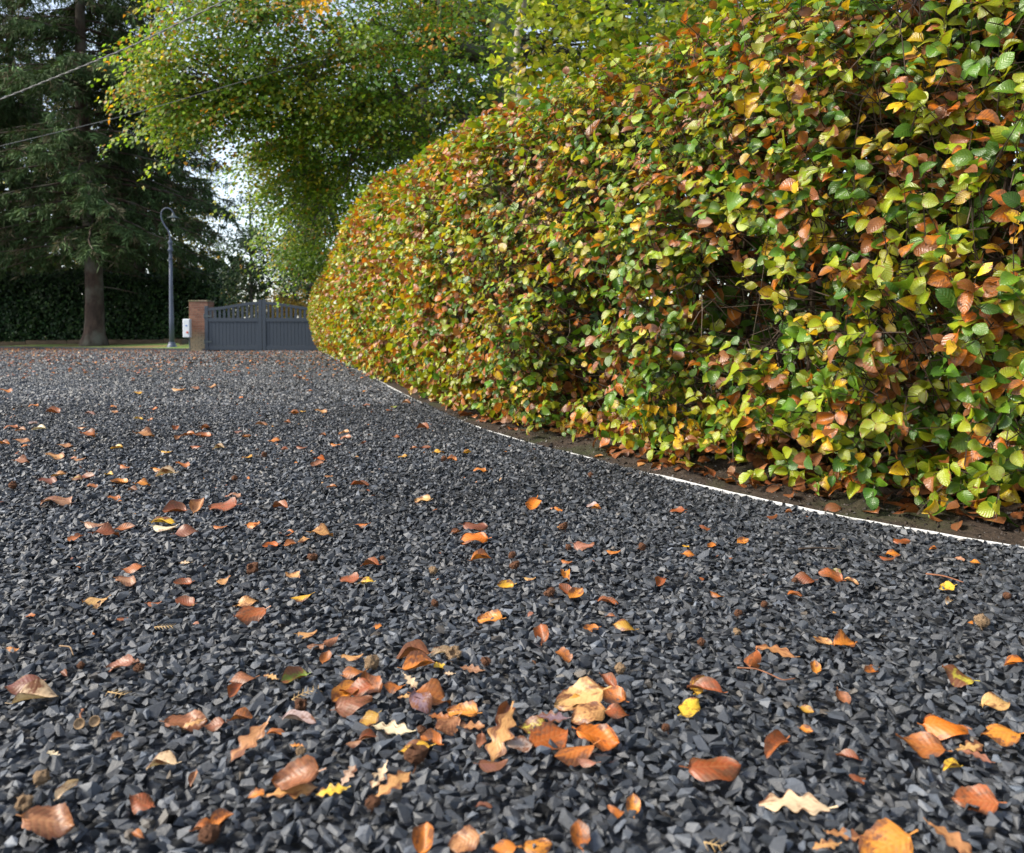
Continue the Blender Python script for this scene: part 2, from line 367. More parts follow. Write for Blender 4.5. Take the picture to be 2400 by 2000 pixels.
SLIVER = [(np.array([(0, 0, 0), (0.45, -0.085, 0.02), (1, 0, 0), (0.45, 0.085, -0.02)]), np.array([(0, 1, 3), (1, 2, 3)]), np.zeros((4, 3)))]

def frames(T, Nn):
    """columns: tip direction, across, normal"""
    T = unit(T); B = unit(np.cross(Nn, T)); Nn = np.cross(T, B)
    return np.stack([T, B, Nn], axis=2)
def rand_dir(n):
    return unit(RNG.normal(size=(n, 3)))
def pick(pal, weights, n, jit=0.18):
    pal = np.array(pal, float); w = np.array(weights, float); w /= w.sum()
    c = pal[RNG.choice(len(pal), n, p=w)].copy()
    c[:, :3] *= np.exp(RNG.normal(0, jit, (n, 1))) * np.exp(RNG.normal(0, 0.06, (n, 3)))
    return np.clip(c, 0, 0.9)

# ================================================================== THE SETTING
from mathutils import noise as mnoise
EDGE_PX = [(2400, 1290), (2305, 1271), (2171, 1248), (2057, 1227), (1943, 1204), (1829, 1181), (1714, 1156.7), (1600, 1131), (1462, 1095), (1348, 1066.7),
           (1271, 1047.6), (1195, 1028.6), (1138, 1007.6), (1081, 988.6), (1043, 973), (986, 948.6), (906, 899), (807, 849.5), (775, 834.5)]
_e = [np.array(p) for p in [(4.6, -0.75), (3.3, 0.1), (2.3, 0.82), (1.6, 1.40)]] + [on_ground(*p)[:2] for p in EDGE_PX] + [np.array((-6.1, 25.6))]
_e = np.array(_e)
for _ in range(2):                                               # light smoothing of the measured points
    _e[1:-1] = 0.25 * _e[:-2] + 0.5 * _e[1:-1] + 0.25 * _e[2:]
_t = np.concatenate([[0], np.cumsum(np.linalg.norm(np.diff(_e, axis=0), axis=1))])
S_END = _t[-1]
def smooth_interp(s):
    # Catmull-Rom through the points
    s = np.clip(np.asarray(s, float), 0, S_END); i = np.clip(np.searchsorted(_t, s, side='right') - 1, 0, len(_t) - 2)
    h = (_t[i + 1] - _t[i])[:, None]; u = ((s - _t[i]) / h[:, 0])[:, None]
    tan = np.gradient(_e, _t, axis=0); p0, p1, m0, m1 = _e[i], _e[i + 1], tan[i] * h, tan[i + 1] * h
    return (2 * u**3 - 3 * u**2 + 1) * p0 + (u**3 - 2 * u**2 + u) * m0 + (-2 * u**3 + 3 * u**2) * p1 + (u**3 - u**2) * m1
def edge(s): return smooth_interp(np.atleast_1d(s))
def edge_frame(s):
    p = edge(s); t = unit(edge(np.asarray(s) + 0.05) - edge(np.asarray(s) - 0.05))
    n = np.stack([t[:, 1], -t[:, 0]], 1)                         # points away from the drive, into the hedge
    return p, t, n
_ss = np.linspace(0, S_END, 400); _ep, _et, _en = edge_frame(_ss)
def edge_x_at(y):                                                # x of the edge for a given y
    o = np.argsort(_ep[:, 1]); return np.interp(y, _ep[o, 1], _ep[o, 0])

def poly_sheet(name, pts, z, mat, label=None):
    bm = bmesh.new(); vs = [bm.verts.new((p[0], p[1], p[2] if len(p) > 2 else z)) for p in pts]
    f = bm.faces.new(vs); f.normal_update()
    if f.normal.z < 0: f.normal_flip()
    bmesh.ops.triangulate(bm, faces=[f]); me = bpy.data.meshes.new(name); bm.to_mesh(me); bm.free(); me.materials.append(mat)
    o = link(name, me); o['kind'] = 'structure'
    return o

mb = MB(); mb.add([(-700, -60, -0.12), (700, -60, -0.12), (700, 1400, -0.12), (-700, 1400, -0.12)], [(0, 1, 2, 3)])
g = mb.build('ground', MAT['ground']); g['kind'] = 'structure'
KERB = [(-9.75, 25.95), (-11.6, 26.9), (-14.5, 28.6), (-20.6, 32.2), (-30, 38), (-42, 46)]
drive = [tuple(p) for p in _ep[::6]] + [(-6.3, 25.95)] + KERB + [(-42, -4), (4.6, -4)]
o = poly_sheet('gravel_drive', drive, -0.012, MAT['bed'])

# lawn strip rising to the laurel hedge, with a kerb in front and a timber edge behind
def lawn_z(x, y):
    ky = np.interp(-x, [-p[0] for p in KERB], [p[1] for p in KERB]); d = y - ky
    return 0.055 + 0.035 * np.clip(d, 0, 9) + 0.02 * math.sin(x * 0.9) * min(1, max(0, d))
V, F = [], []; xs = np.linspace(-42, -9.9, 60); rows = np.linspace(0, 1, 12)
for x in xs:
    ky = np.interp(-x, [-p[0] for p in KERB], [p[1] for p in KERB])
    for r_ in rows: V.append((x, ky + 0.1 + r_ * 7, lawn_z(x, ky + 0.1 + r_ * 7)))
for i in range(59):
    for j in range(11): a = i * 12 + j; F.append((a, a + 12, a + 13, a + 1))
mb = MB(); mb.add(V, F); lawn = mb.build('lawn', MAT['grass'], smooth=True); lawn['kind'] = 'structure'
kb = MB()
for a, b in zip(KERB[:-1], KERB[1:]):
    L_ = math.dist(a, b); n_ = max(1, int(L_ / 0.9))
    for k in range(n_):
        p = np.array(a) + (np.array(b) - np.array(a)) * (k + 0.01) / n_; q = np.array(a) + (np.array(b) - np.array(a)) * (k + 0.985) / n_
        t = unit(q - p); nn = np.array([-t[1], t[0]]) * 0.05
        c = [p - nn, q - nn, q + nn, p + nn]
        kb.add([(*v, -0.05) for v in c] + [(*v, 0.075) for v in c], [(3, 2, 1, 0), (4, 5, 6, 7), (0, 1, 5, 4), (1, 2, 6, 5), (2, 3, 7, 6), (3, 0, 4, 7)])
k_ = kb.build('kerb', MAT['kerb']); k_['kind'] = 'structure'

# a lane beyond the gate
o = poly_sheet('road', [(-11, 26.2), (-5.5, 26.2), (-5, 40), (30, 47), (30, 52), (-60, 52), (-60, 47), (-12, 41)], -0.05, MAT['asphalt'])

# soil bed under the hedge
def soil_z(x, y, o_):
    z = 0.001 + 0.055 * min(1, max(0, (o_ - 0.01) / 0.5)) + 0.03 * mnoise.fractal(Vector((x * 4, y * 4, 0)), 1.0, 2.0, 4) * min(1, o_ * 3) + 0.016 * mnoise.noise(Vector((x * 22, y * 22, 3))) * min(1, o_ * 12)
    return z
V, F = [], []; ss = np.concatenate([np.linspace(0, 7.5, 420), np.linspace(7.6, S_END, 120)]); offs = np.array([0.0015, 0.004, .012, .02, .04, .06, .08, .1, .12, .14, .17, .2, .23, .27, .32, .4, .5, .7, 1.0, 1.4, 1.9])
pp, tt, nn = edge_frame(ss)
for i in range(len(ss)):
    for of in offs:
        q = pp[i] + nn[i] * of; V.append((q[0], q[1], -0.03 if of < 0.003 else soil_z(q[0], q[1], of) if of < 1.8 else -0.14))
no = len(offs)
for i in range(len(ss) - 1):
    for j in range(no - 1): a = i * no + j; F.append((a, a + 1, a + no + 1, a + no))
mb = MB(); mb.add(V, F); soil = mb.build('soil_bed', MAT['soil'], smooth=True); soil['kind'] = 'structure'

# ------------------------------------------------------------------ gravel stones
def hull(npts, seed, sc):
    rr = np.random.default_rng(seed); bm = bmesh.new()
    for p in unit(rr.normal(size=(npts, 3))) * rr.uniform(0.8, 1.05, (npts, 1)): bm.verts.new(tuple(p * sc))
    r_ = bmesh.ops.convex_hull(bm, input=bm.verts[:]); bmesh.ops.delete(bm, geom=[v for v in bm.verts if not v.link_faces], context='VERTS')
    bmesh.ops.triangulate(bm, faces=bm.faces[:]); bm.verts.index_update()
    V = np.array([v.co[:] for v in bm.verts]); F = np.array([[v.index for v in f.verts] for f in bm.faces]); bm.free()
    nz_ = np.cross(V[F[:, 1]] - V[F[:, 0]], V[F[:, 2]] - V[F[:, 0]]); c_ = V[F].mean(1); nz_ *= np.sign((nz_ * c_).sum(1))[:, None]; F = F[unit(nz_)[:, 2] > -0.62]     # undersides lie in the bed
    return V, F, np.zeros((len(V), 3))
ST0 = [hull(10 + k % 3, 100 + k, (1.0, 0.72 + 0.05 * (k % 4), 0.45 + 0.06 * (k % 3))) for k in range(24)]
ST1 = [hull(7, 300 + k, (1.0, 0.78, 0.55)) for k in range(14)]
def pyramid(seed):
    rr = np.random.default_rng(seed)
    V = np.array([(1, 0, -.5), (0, .8, -.5), (-1, .1, -.5), (-.1, -.85, -.5), (rr.uniform(-.4, .4), rr.uniform(-.3, .3), .40)]); V[:4] += rr.normal(0, 0.12, (4, 3))
    return V, np.array([(0, 1, 4), (1, 2, 4), (2, 3, 4), (3, 0, 4)]), np.zeros((5, 3))
ST2 = [pyramid(500 + k) for k in range(10)]
def gravel_height(x, y):
    return 0.006 * np.sin(x * 2.1 + 0.6 * np.sin(y * 1.3)) * np.sin(y * 1.7 + 1.0) + 0.004 * np.sin(x * 5.3 + y * 3.1)
def stone_field(y0, y1, cell, tm, size, tilt, zj, margin):
    ny = int((y1 - y0) / cell); out_ = []
    ys = y0 + (np.arange(ny) + 0.5) * cell
    for y in ys:
        half = 0.66 * max(y, 0.1) + margin + (0.75 if y < 13 else 0.0); xr = min(half, edge_x_at(y + 0.0))
        n_ = int((xr + half) / cell)
        if n_ < 1: continue
        x = -half + (np.arange(n_) + RNG.uniform(0, 1)) * cell
        out_.append(np.stack([x, np.full(n_, y)], 1))
    P = np.concatenate(out_); P += RNG.uniform(-0.48, 0.48, P.shape) * cell
    P = P[P[:, 0] < edge_x_at(P[:, 1]) - 0.002]
    return stones_at(P, tm, size, tilt, zj)
def stones_at(P, tm, size, tilt, zj, lift=0.0):
    n_ = len(P); z = gravel_height(P[:, 0], P[:, 1]) + RNG.normal(0, zj, n_) + lift
    s_ = size * np.exp(RNG.normal(0, 0.24, n_))
    ya, ti, tj = RNG.uniform(0, 2 * PI, n_), RNG.normal(0, tilt, n_), RNG.normal(0, tilt, n_)
    cz, sz, cx, sx, cy, sy = np.cos(ya), np.sin(ya), np.cos(ti), np.sin(ti), np.cos(tj), np.sin(tj)
    Z0 = np.zeros(n_); O1 = np.ones(n_)
    Rz = np.array([[cz, -sz, Z0], [sz, cz, Z0], [Z0, Z0, O1]]).transpose(2, 0, 1)
    Rx = np.array([[O1, Z0, Z0], [Z0, cx, -sx], [Z0, sx, cx]]).transpose(2, 0, 1)
    Ry = np.array([[cy, Z0, sy], [Z0, O1, Z0], [-sy, Z0, cy]]).transpose(2, 0, 1)
    asp = np.stack([RNG.uniform(0.9, 1.25, n_), RNG.uniform(0.75, 1.1, n_), RNG.uniform(0.7, 1.2, n_)], 1) * s_[:, None]
    M = np.einsum('nij,njk->nik', np.einsum('nij,njk->nik', np.einsum('nij,njk->nik', Ry, Rx), Rz), np.eye(3)[None] * asp[:, None, :])
    g_ = np.clip(np.exp(RNG.normal(math.log(0.043), 0.34, n_)), 0.02, 0.2)
    g_ = g_ * np.exp(0.22 * (np.sin(P[:, 0] * 1.9 + 1.3 * np.sin(P[:, 1] * 0.9)) * np.sin(P[:, 1] * 1.4 + 0.7) + 0.5 * np.sin(P[:, 0] * 4.7 - P[:, 1] * 3.1)))   # dusty and damp patches
    hue = RNG.normal(0, 1, n_)
    tint = np.stack([g_ * (0.91 + 0.03 * hue), g_ * (1.0 + 0.0 * hue), g_ * (1.15 - 0.04 * hue), O1], 1)
    br = RNG.random(n_) < 0.012; tint[br, :3] *= [1.5, 1.15, 0.8]
    pale = RNG.random(n_) < 0.006; tint[pale, :3] *= 1.9
    return scatter(tm, RNG.integers(0, len(tm), n_), M, np.column_stack([P, z]), tint, RNG.random(n_))
def merge(parts):
    off = 0; Vs, Fs, Ts, Ls = [], [], [], []
    for V, F, T, L_ in parts: Vs.append(V); Fs.append(F + off); Ts.append(T); Ls.append(L_); off += len(V)
    return np.concatenate(Vs), np.concatenate(Fs), np.concatenate(Ts), np.concatenate(Ls)
# stones heaped against the edging, a few spilled over it
_sb = RNG.uniform(0.6, 8.5, 4200); _pb, _tb, _nb = edge_frame(_sb); _spill = np.array([mnoise.noise(Vector((q * 3.0, 2, 0))) for q in _sb])
_ob = -np.abs(RNG.normal(0, 0.010, 4200)) - 0.003 + np.where((_spill > 0.12) & (RNG.random(4200) < 0.35), 0.010, 0.0)
bank = stones_at(_pb + _nb * _ob[:, None], ST1, 0.0095, 0.45, 0.0022, 0.0025)
V, F, T, L_ = merge([bank, stone_field(0.42, 2.2, 0.0128, ST0, 0.0093, 0.42, 0.0032, 0.45),
                     stone_field(2.2, 5.6, 0.0145, ST1, 0.0105, 0.40, 0.0032, 0.5),
                     stone_field(5.6, 13.0, 0.027, ST2, 0.0195, 0.30, 0.003, 0.5),
                     stone_field(13.0, 26.0, 0.09, ST2, 0.036, 0.25, 0.004, 0.5)])
me = tri_mesh('gravel', V, F, MAT['stone'], tint=T)
o = link('gravel', me); tag(o, 'dark blue-grey crushed stone chippings spread over the drive', 'gravel', kind='stuff')

# white edging strip between gravel and soil
mb = MB(); es = np.concatenate([np.linspace(0, 9, 260), np.linspace(9.1, S_END - 0.5, 60)]); pp, tt, nn = edge_frame(es)
wob = np.array([0.004 * mnoise.noise(Vector((s_ * 2.2, 0, 0))) for s_ in es]); hz = np.array([0.0035 + 0.0045 * mnoise.noise(Vector((s_ * 3.1, 5, 0))) + 0.003 * mnoise.noise(Vector((s_ * 9.0, 8, 0))) for s_ in es])
V = []
for of, dz in ((-0.0025, -0.06), (-0.0025, -0.0015), (-0.0015, 0.0), (0.0015, 0.0), (0.0025, -0.0015), (0.0025, -0.06)):
    q = pp + nn * (of + wob)[:, None] if dz > -0.05 else pp + nn * of
    V.append(np.column_stack([q, hz + dz]))
V = np.stack(V, 1).reshape(-1, 3); ns = len(es)
mb.add(V, [(i * 6 + j, (i + 1) * 6 + j, (i + 1) * 6 + j + 1, i * 6 + j + 1) for i in range(ns - 1) for j in range(5)])
o = mb.build('edging_strip', MAT['white']); tag(o, 'thin white edging strip curving between gravel drive and hedge bed', 'edging strip')

# ================================================================== THE BEECH HEDGE
G1, G2, YG, YE, OR, BR, PK = ((0.05, 0.13, 0.012, .12), (0.10, 0.20, 0.014, .20), (0.27, 0.32, 0.014, .30), (0.52, 0.34, 0.012, .36), (0.45, 0.13, 0.010, .42), (0.20, 0.056, 0.011, .5), (0.30, 0.115, 0.045, .4))
HPAL = [G1, G2, YG, YE, OR, BR, PK]
W_NEAR = [0.14, 0.29, 0.30, 0.11, 0.07, 0.06, 0.03]; W_FAR = [0.03, 0.14, 0.37, 0.12, 0.15, 0.09, 0.10]
# offset of the clipped face behind the edging, and height, near the camera and far from it
ZN, ON = np.array([0.0, 0.10, 0.40, 0.90, 1.35, 1.65, 1.78]), np.array([0.17, 0.11, 0.05, 0.09, 0.21, 0.38, 0.72])
ZF, OF = np.array([0.0, 0.10, 0.50, 1.10, 1.70, 2.12, 2.30]), np.array([0.10, 0.02, -0.16, -0.28, -0.22, 0.0, 0.40])
def hedge_point(s, q):
    """surface point for arc length s and profile position q (0 foot .. 1 crest .. 1.25 over the top)"""
    p, t, n = edge_frame(s); d = np.linalg.norm(p, axis=1); w = np.clip((d - 3.5) / 5.5, 0, 1)[:, None]
    k = np.clip(q, 0, 1) * 6; i = np.clip(k.astype(int), 0, 5); f = (k - i)[:, None]
    zz = np.stack([ZN[i], ZF[i]], 1) * (1 - f) + np.stack([ZN[i + 1], ZF[i + 1]], 1) * f
    oo = np.stack([ON[i], OF[i]], 1) * (1 - f) + np.stack([ON[i + 1], OF[i + 1]], 1) * f
    z = zz[:, 0] * (1 - w[:, 0]) + zz[:, 1] * w[:, 0]; o_ = oo[:, 0] * (1 - w[:, 0]) + oo[:, 1] * w[:, 0]
    over = np.clip(q - 1, 0, 9); o_ = o_ + over * 1.6; z = z - over * over * 0.5
    lump = 0.05 * np.sin(s * 2.3 + z * 2.0) * np.sin(z * 3.1 + s * 0.7) + 0.03 * np.sin(s * 5.1 - z * 4.0)
    z = z + 0.03 * np.sin(s * 1.1) * np.clip(q, 0, 1)
    return np.column_stack([p + n * (o_ - lump)[:, None], z])
def hedge_frame(s, q):
    P = hedge_point(s, q); ds = hedge_point(s + 0.05, q) - hedge_point(s - 0.05, q); dq = hedge_point(s, q + 0.02) - hedge_point(s, q - 0.02)
    n = unit(np.cross(dq, ds))
    flip = (n * np.column_stack([-edge_frame(s)[2], np.full(len(s), 0.3)])).sum(1) < 0; n[flip] *= -1
    return P, n, unit(ds)
# area-weighted sampling table
sg, qg = np.meshgrid(np.linspace(0.9, S_END - 0.05, 500), np.linspace(0.02, 1.22, 60), indexing='ij'); sg, qg = sg.ravel(), qg.ravel()
def hedge_area():
    ds, dq = (S_END - 0.95) / 499, 1.2 / 59
    a = (hedge_point(sg + .01, qg) - hedge_point(sg - .01, qg)) / .02 * ds; b = (hedge_point(sg, qg + .01) - hedge_point(sg, qg - .01)) / .02 * dq
    return np.linalg.norm(np.cross(a, b), axis=1)
HA = hedge_area() * np.where(qg < 0.13, 1.7, 1.0); HD = np.linalg.norm(hedge_point(sg, qg) - [0, 0, CAM_H], axis=1)
def hedge_samples(dens, d0, d1):
    m_ = (HD >= d0) & (HD < d1); A = HA * m_; n_ = int(A.sum() * dens)
    i = RNG.choice(len(sg), n_, p=A / A.sum())
    return sg[i] + RNG.uniform(-.03, .03, n_), np.clip(qg[i] + RNG.uniform(-.012, .012, n_), 0.0, 1.24)
def clump(P, f=2.6, k=0.0):
    return np.array([mnoise.noise(Vector((p[0] * f + k, p[1] * f, p[2] * f))) for p in P])

hedge = empty('beech_hedge', (*edge(4.0)[0], 0), 'long clipped beech hedge turning orange along the right side of drive', 'hedge')
twigs = MB()
def shoots(dens, d0, d1, per, depth, lmul, twig_sides, gaps, hang=0.0):
    """leafy shoots growing out of the clipped face; returns leaf positions, frames and tints"""
    s, q = hedge_samples(dens, d0, d1); P, n, t = hedge_frame(s, q); m_ = len(s)
    dep = RNG.random(m_) ** 1.6 * depth - 0.03
    if gaps > 0:
        c = clump(P); keep = (c + RNG.normal(0, 0.12, m_)) > -gaps
        P, n, t, dep = P[keep], n[keep], t[keep], dep[keep]; m_ = len(P)
    up = np.array([[0, 0, 1.0]])
    D = unit(n * 0.75 + up * RNG.uniform(-0.15, 0.65, (m_, 1)) + rand_dir(m_) * 0.65)
    Lsh = RNG.uniform(0.06, 0.16, m_)
    O = P - n * dep[:, None] - D * (Lsh * 0.6)[:, None]
    cd = clump(P, 1.3, 9.0); dist = np.linalg.norm(P, axis=1); wf = np.clip((dist - 2.3) / 3.0, 0, 1) * 0.6 + 0.4 * np.clip(0.5 + 1.8 * cd, 0, 1)
    base = np.where((RNG.random(m_) < wf)[:, None], pick(HPAL, W_FAR, m_, 0.12), pick(HPAL, W_NEAR, m_, 0.12))
    PP, TT, NN, CC, LL = [], [], [], [], []
    for k in range(per):
        f = (k + 0.6) / per
        side = np.cross(D, n * 0.4 + up); side = unit(side) * (1 if k % 2 else -1)
        pos = O + D * (Lsh * (f + 0.05))[:, None]
        tip = unit(D * (0.35 + 0.5 * f) + side * (1.0 - 0.5 * f) - up * RNG.uniform(-0.1, 0.75, (m_, 1)) + rand_dir(m_) * 0.45)
        nor = unit(n * 1.05 + up * RNG.uniform(0.0, 0.8, (m_, 1)) + rand_dir(m_) * 0.55)
        c = np.where((RNG.random(m_) < 0.68)[:, None], base, np.where((RNG.random(m_) < wf)[:, None], pick(HPAL, W_FAR, m_), pick(HPAL, W_NEAR, m_)))
        c = c.copy(); c[:, :3] *= np.exp(RNG.normal(0, 0.12, (m_, 1)))
        PP.append(pos); TT.append(tip); NN.append(nor); CC.append(c); LL.append(np.clip(RNG.normal(0.062, 0.011, m_), 0.034, 0.088) * lmul * (0.85 + 0.2 * f))
    if twig_sides:
        for i in range(m_):
            b = O[i] - D[i] * 0.05 - np.array([0, 0, 0.02]); e = O[i] + D[i] * Lsh[i]
            twigs.tube([b, (b + e) / 2 + RNG.normal(0, 0.006, 3), e], [0.0019, 0.0015, 0.0008], twig_sides, cap=False)
    P_, T_, N_ = np.concatenate(PP), np.concatenate(TT), np.concatenate(NN)
    L_ = np.concatenate(LL); M = frames(T_, N_) * L_[:, None, None]
    M[:, :, 1] *= RNG.uniform(0.85, 1.2, len(L_))[:, None]
    ok = P_[:, 2] > 0.05
    return P_[ok], M[ok], np.concatenate(CC)[ok], L_[ok], N_[ok]
nearP, nearM, nearC, nearL, nearN = shoots(560, 0, 4.6, 5, 0.40, 0.76, 3, 0.33)
midP, midM, midC, midL, midN = shoots(320, 4.6, 9.0, 5, 0.22, 0.92, 0, 0.5)
farP, farM, farC, farL, farN = shoots(230, 9.0, 60, 5, 0.14, 1.08, 0, 0)
# low shoots hanging over the soil
# the 300 leaves that show largest are parts of their own
px = 1200 + nearP[:, 0] / np.maximum(nearP[:, 1], .1) * FPX; py = HORIZON + (CAM_H - nearP[:, 2]) / np.maximum(nearP[:, 1], .1) * FPX
tocam = unit(np.array([0, 0, CAM_H]) - nearP); facing = np.abs((nearM[:, :, 2] / nearL[:, None] * tocam).sum(1))
size = nearL ** 2 * facing / (nearP ** 2).sum(1); inview = (px > 0) & (px < 2390) & (py > 0) & (py < 1900) & (nearP[:, 1] > 0.3)
# only leaves in the outer skin (nothing in front of them)
big = np.argsort(-(size * inview))[:1600]
front = []
grid_seen = {}
for i in sorted(big, key=lambda j: np.linalg.norm(nearP[j])):
    cell = (int(px[i] // 26), int(py[i] // 26))
    if grid_seen.get(cell, 0) < 1: grid_seen[cell] = 1; front.append(i)
front = sorted(front, key=lambda j: -size[j])[:300]
isf = np.zeros(len(nearP), bool); isf[front] = True
NCOL = [(*c[:3], c[3]) for c in HPAL]
part_mesh = {}
for i in front:
    ci = int(np.argmin(((np.array(HPAL)[:, :3] - nearC[i, :3]) ** 2).sum(1))); ti = int(RNG.integers(0, 6)); var = int(RNG.integers(0, 3))
    key = (ci, ti, var)
    if key not in part_mesh:
        tv, tf, tl = LEAF0[ti]; tl = tl.copy(); tl[:, 2] = RNG.random(); c = np.array(HPAL[ci]); c[:3] *= (0.85, 1.0, 1.2)[var]
        part_mesh[key] = tri_mesh('leaf', tv, tf, MAT['hedge_leaf'], smooth=True, tint=np.tile(c, (len(tv), 1)), lp=tl)
    o = bpy.data.objects.new('leaf', part_mesh[key]); COL.objects.link(o)
    m4 = np.eye(4); m4[:3, :3] = nearM[i]; m4[:3, 3] = nearP[i]
    o.matrix_basis = Matrix(m4.tolist()); child(o, hedge)
k = ~isf
fine = k & (np.linalg.norm(nearP, axis=1) < 3.0) & inview & (nearP[:, 1] < 3.0) & (RNG.random(len(k)) < 0.75); rough_ = k & ~fine
va = scatter(LEAF0, RNG.integers(0, 6, fine.sum()), nearM[fine], nearP[fine], nearC[fine], RNG.random(fine.sum()))
vb = scatter(LEAF1, RNG.integers(0, 3, rough_.sum()), nearM[rough_], nearP[rough_], nearC[rough_], RNG.random(rough_.sum()))
v0 = merge([va, vb])
v1 = scatter(LEAF1M, RNG.integers(0, 3, len(midP)), midM, midP, midC, RNG.random(len(midP)))
v2 = scatter(LEAF2, RNG.integers(0, 3, len(farP)), farM, farP, farC, RNG.random(len(farP)))
V, F, T, L_ = merge([v0, v1, v2])
# inner and rear growth: browner leaves, tint darkened for interior shade, closing the hedge
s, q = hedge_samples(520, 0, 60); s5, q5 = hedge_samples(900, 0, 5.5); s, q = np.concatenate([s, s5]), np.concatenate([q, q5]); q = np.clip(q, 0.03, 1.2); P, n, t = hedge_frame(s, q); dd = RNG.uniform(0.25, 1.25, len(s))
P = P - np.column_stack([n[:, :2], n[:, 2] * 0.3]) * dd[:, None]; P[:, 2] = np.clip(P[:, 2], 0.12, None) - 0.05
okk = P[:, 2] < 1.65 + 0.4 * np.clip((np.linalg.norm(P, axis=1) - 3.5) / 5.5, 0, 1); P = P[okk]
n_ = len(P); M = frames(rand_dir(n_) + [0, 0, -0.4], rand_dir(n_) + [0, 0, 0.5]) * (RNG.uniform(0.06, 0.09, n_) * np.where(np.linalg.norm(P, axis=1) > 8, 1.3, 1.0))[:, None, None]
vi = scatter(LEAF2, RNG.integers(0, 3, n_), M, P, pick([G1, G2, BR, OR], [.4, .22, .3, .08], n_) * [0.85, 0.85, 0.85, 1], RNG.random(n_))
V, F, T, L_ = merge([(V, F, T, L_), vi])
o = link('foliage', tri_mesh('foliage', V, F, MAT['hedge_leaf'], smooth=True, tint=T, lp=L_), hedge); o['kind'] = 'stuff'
# stems and inner branches
for s_ in np.arange(0.9, 9.5, 0.30):
    p, t, n = edge_frame(np.array([s_ + RNG.uniform(-.08, .08)])); b = np.array([*(p[0] + n[0] * RNG.uniform(0.50, 0.75)), -0.02])
    for _ in range(3):
        e = b + np.array([*(t[0] * RNG.normal(0, .16) - n[0] * RNG.normal(-0.05, .18)), RNG.uniform(1.2, 1.6)]); mid = (b + e) / 2 + RNG.normal(0, .05, 3)
        twigs.tube([b, (b + mid) / 2 + RNG.normal(0, .02, 3), mid, e], [0.016, 0.012, 0.009, 0.004], 5, cap=False)
        for _k in range(22):
            f = RNG.uniform(0.06, 0.98); a = b + (e - b) * f; out_ = a + np.array([*(-n[0] * RNG.uniform(0.12, .50) + t[0] * RNG.normal(0, .16)), RNG.uniform(-0.02, .28)])
            mm = (a + out_) / 2 + RNG.normal(0, .03, 3)
            twigs.tube([a, mm, out_], [0.0045, 0.003, 0.0013], 4, cap=False)
            for _j in range(2):
                z_ = mm + (out_ - mm) * RNG.random(); w_ = z_ + RNG.normal(0, .09, 3); twigs.tube([z_, (z_ + w_) / 2 + RNG.normal(0, .012, 3), w_], [0.002, 0.0016, 0.0009], 3, cap=False)
o = twigs.build('twigs', MAT['twig'], hedge); o['kind'] = 'stuff'

# dry leaves lying on the soil under the hedge
s_ = np.concatenate([RNG.uniform(0.8, 9, 2600), RNG.uniform(9, S_END, 500)]); of = np.concatenate([np.abs(RNG.normal(0, 0.22, 2600)) + 0.04 + 0.12 * RNG.random(2600), RNG.uniform(0.02, .3, 500)])
dens_ = np.array([mnoise.noise(Vector((a * 2.5, b * 6, 0))) for a, b in zip(s_, of)]); keep = ((dens_ > 0.06) | (of > 0.27) | (RNG.random(len(s_)) < .10)) & ((of > 0.16) | (RNG.random(len(s_)) < .75))
s_, of = np.concatenate([s_[keep], RNG.uniform(0.8, 9, 2600)]), np.concatenate([of[keep], RNG.uniform(0.4, 1.7, 2600)]); p, t, n = edge_frame(s_); Q = p + n * of[:, None]
z = np.array([soil_z(a, b, c) for (a, b), c in zip(Q, of)]) + 0.008 + 0.03 * RNG.random(len(Q)) * np.clip((of - .15) * 3, 0, 1)
n_ = len(Q); M = frames(rand_dir(n_) * [1, 1, 0.35], rand_dir(n_) * 0.55 + [0, 0, 1]) * RNG.uniform(0.04, 0.075, n_)[:, None, None]
V, F, T, L_ = scatter(LEAF1, RNG.integers(0, 3, n_), M, np.column_stack([Q, z]), pick([(0.36, 0.11, 0.03, .5), (0.22, 0.07, 0.025, .5), (0.42, 0.17, 0.05, .4), (0.13, 0.05, 0.02, .5)], [.35, .35, .15, .15], n_), RNG.random(n_))
o = link('leaf_litter', tri_mesh('leaf_litter', V, F, MAT['fallen'], smooth=True, tint=T, lp=L_)); tag(o, 'dead brown beech leaves gathered on the soil under the hedge', 'leaf litter', kind='stuff')
# crumbs of earth and grit along the bed
n_ = 9000; s_ = 0.8 + 7.2 * RNG.random(n_) ** 1.4; of = RNG.uniform(0.006, 0.30, n_); p, t, n = edge_frame(s_); Q = p + n * of[:, None]
z = np.array([soil_z(a, b, c) for (a, b), c in zip(Q, of)]); sz = np.exp(RNG.normal(math.log(0.0042), .55, n_))
Mr = frames(rand_dir(n_), rand_dir(n_)) * sz[:, None, None]
g_ = RNG.uniform(0.4, 1.4, n_)[:, None]; tint = np.column_stack([g_ * [[0.042, 0.03, 0.022]], np.ones(n_)]); pl = RNG.random(n_) < .03; tint[pl, :3] = [0.2, 0.19, 0.18]
V, F, T, L_ = scatter(ST1, RNG.integers(0, 14, n_), Mr, np.column_stack([Q, z]), tint, RNG.random(n_))
o = link('soil_crumbs', tri_mesh('soil_crumbs', V, F, MAT['stone'], tint=T)); tag(o, 'crumbs of dark earth and grit on the hedge bed', 'soil', kind='stuff')

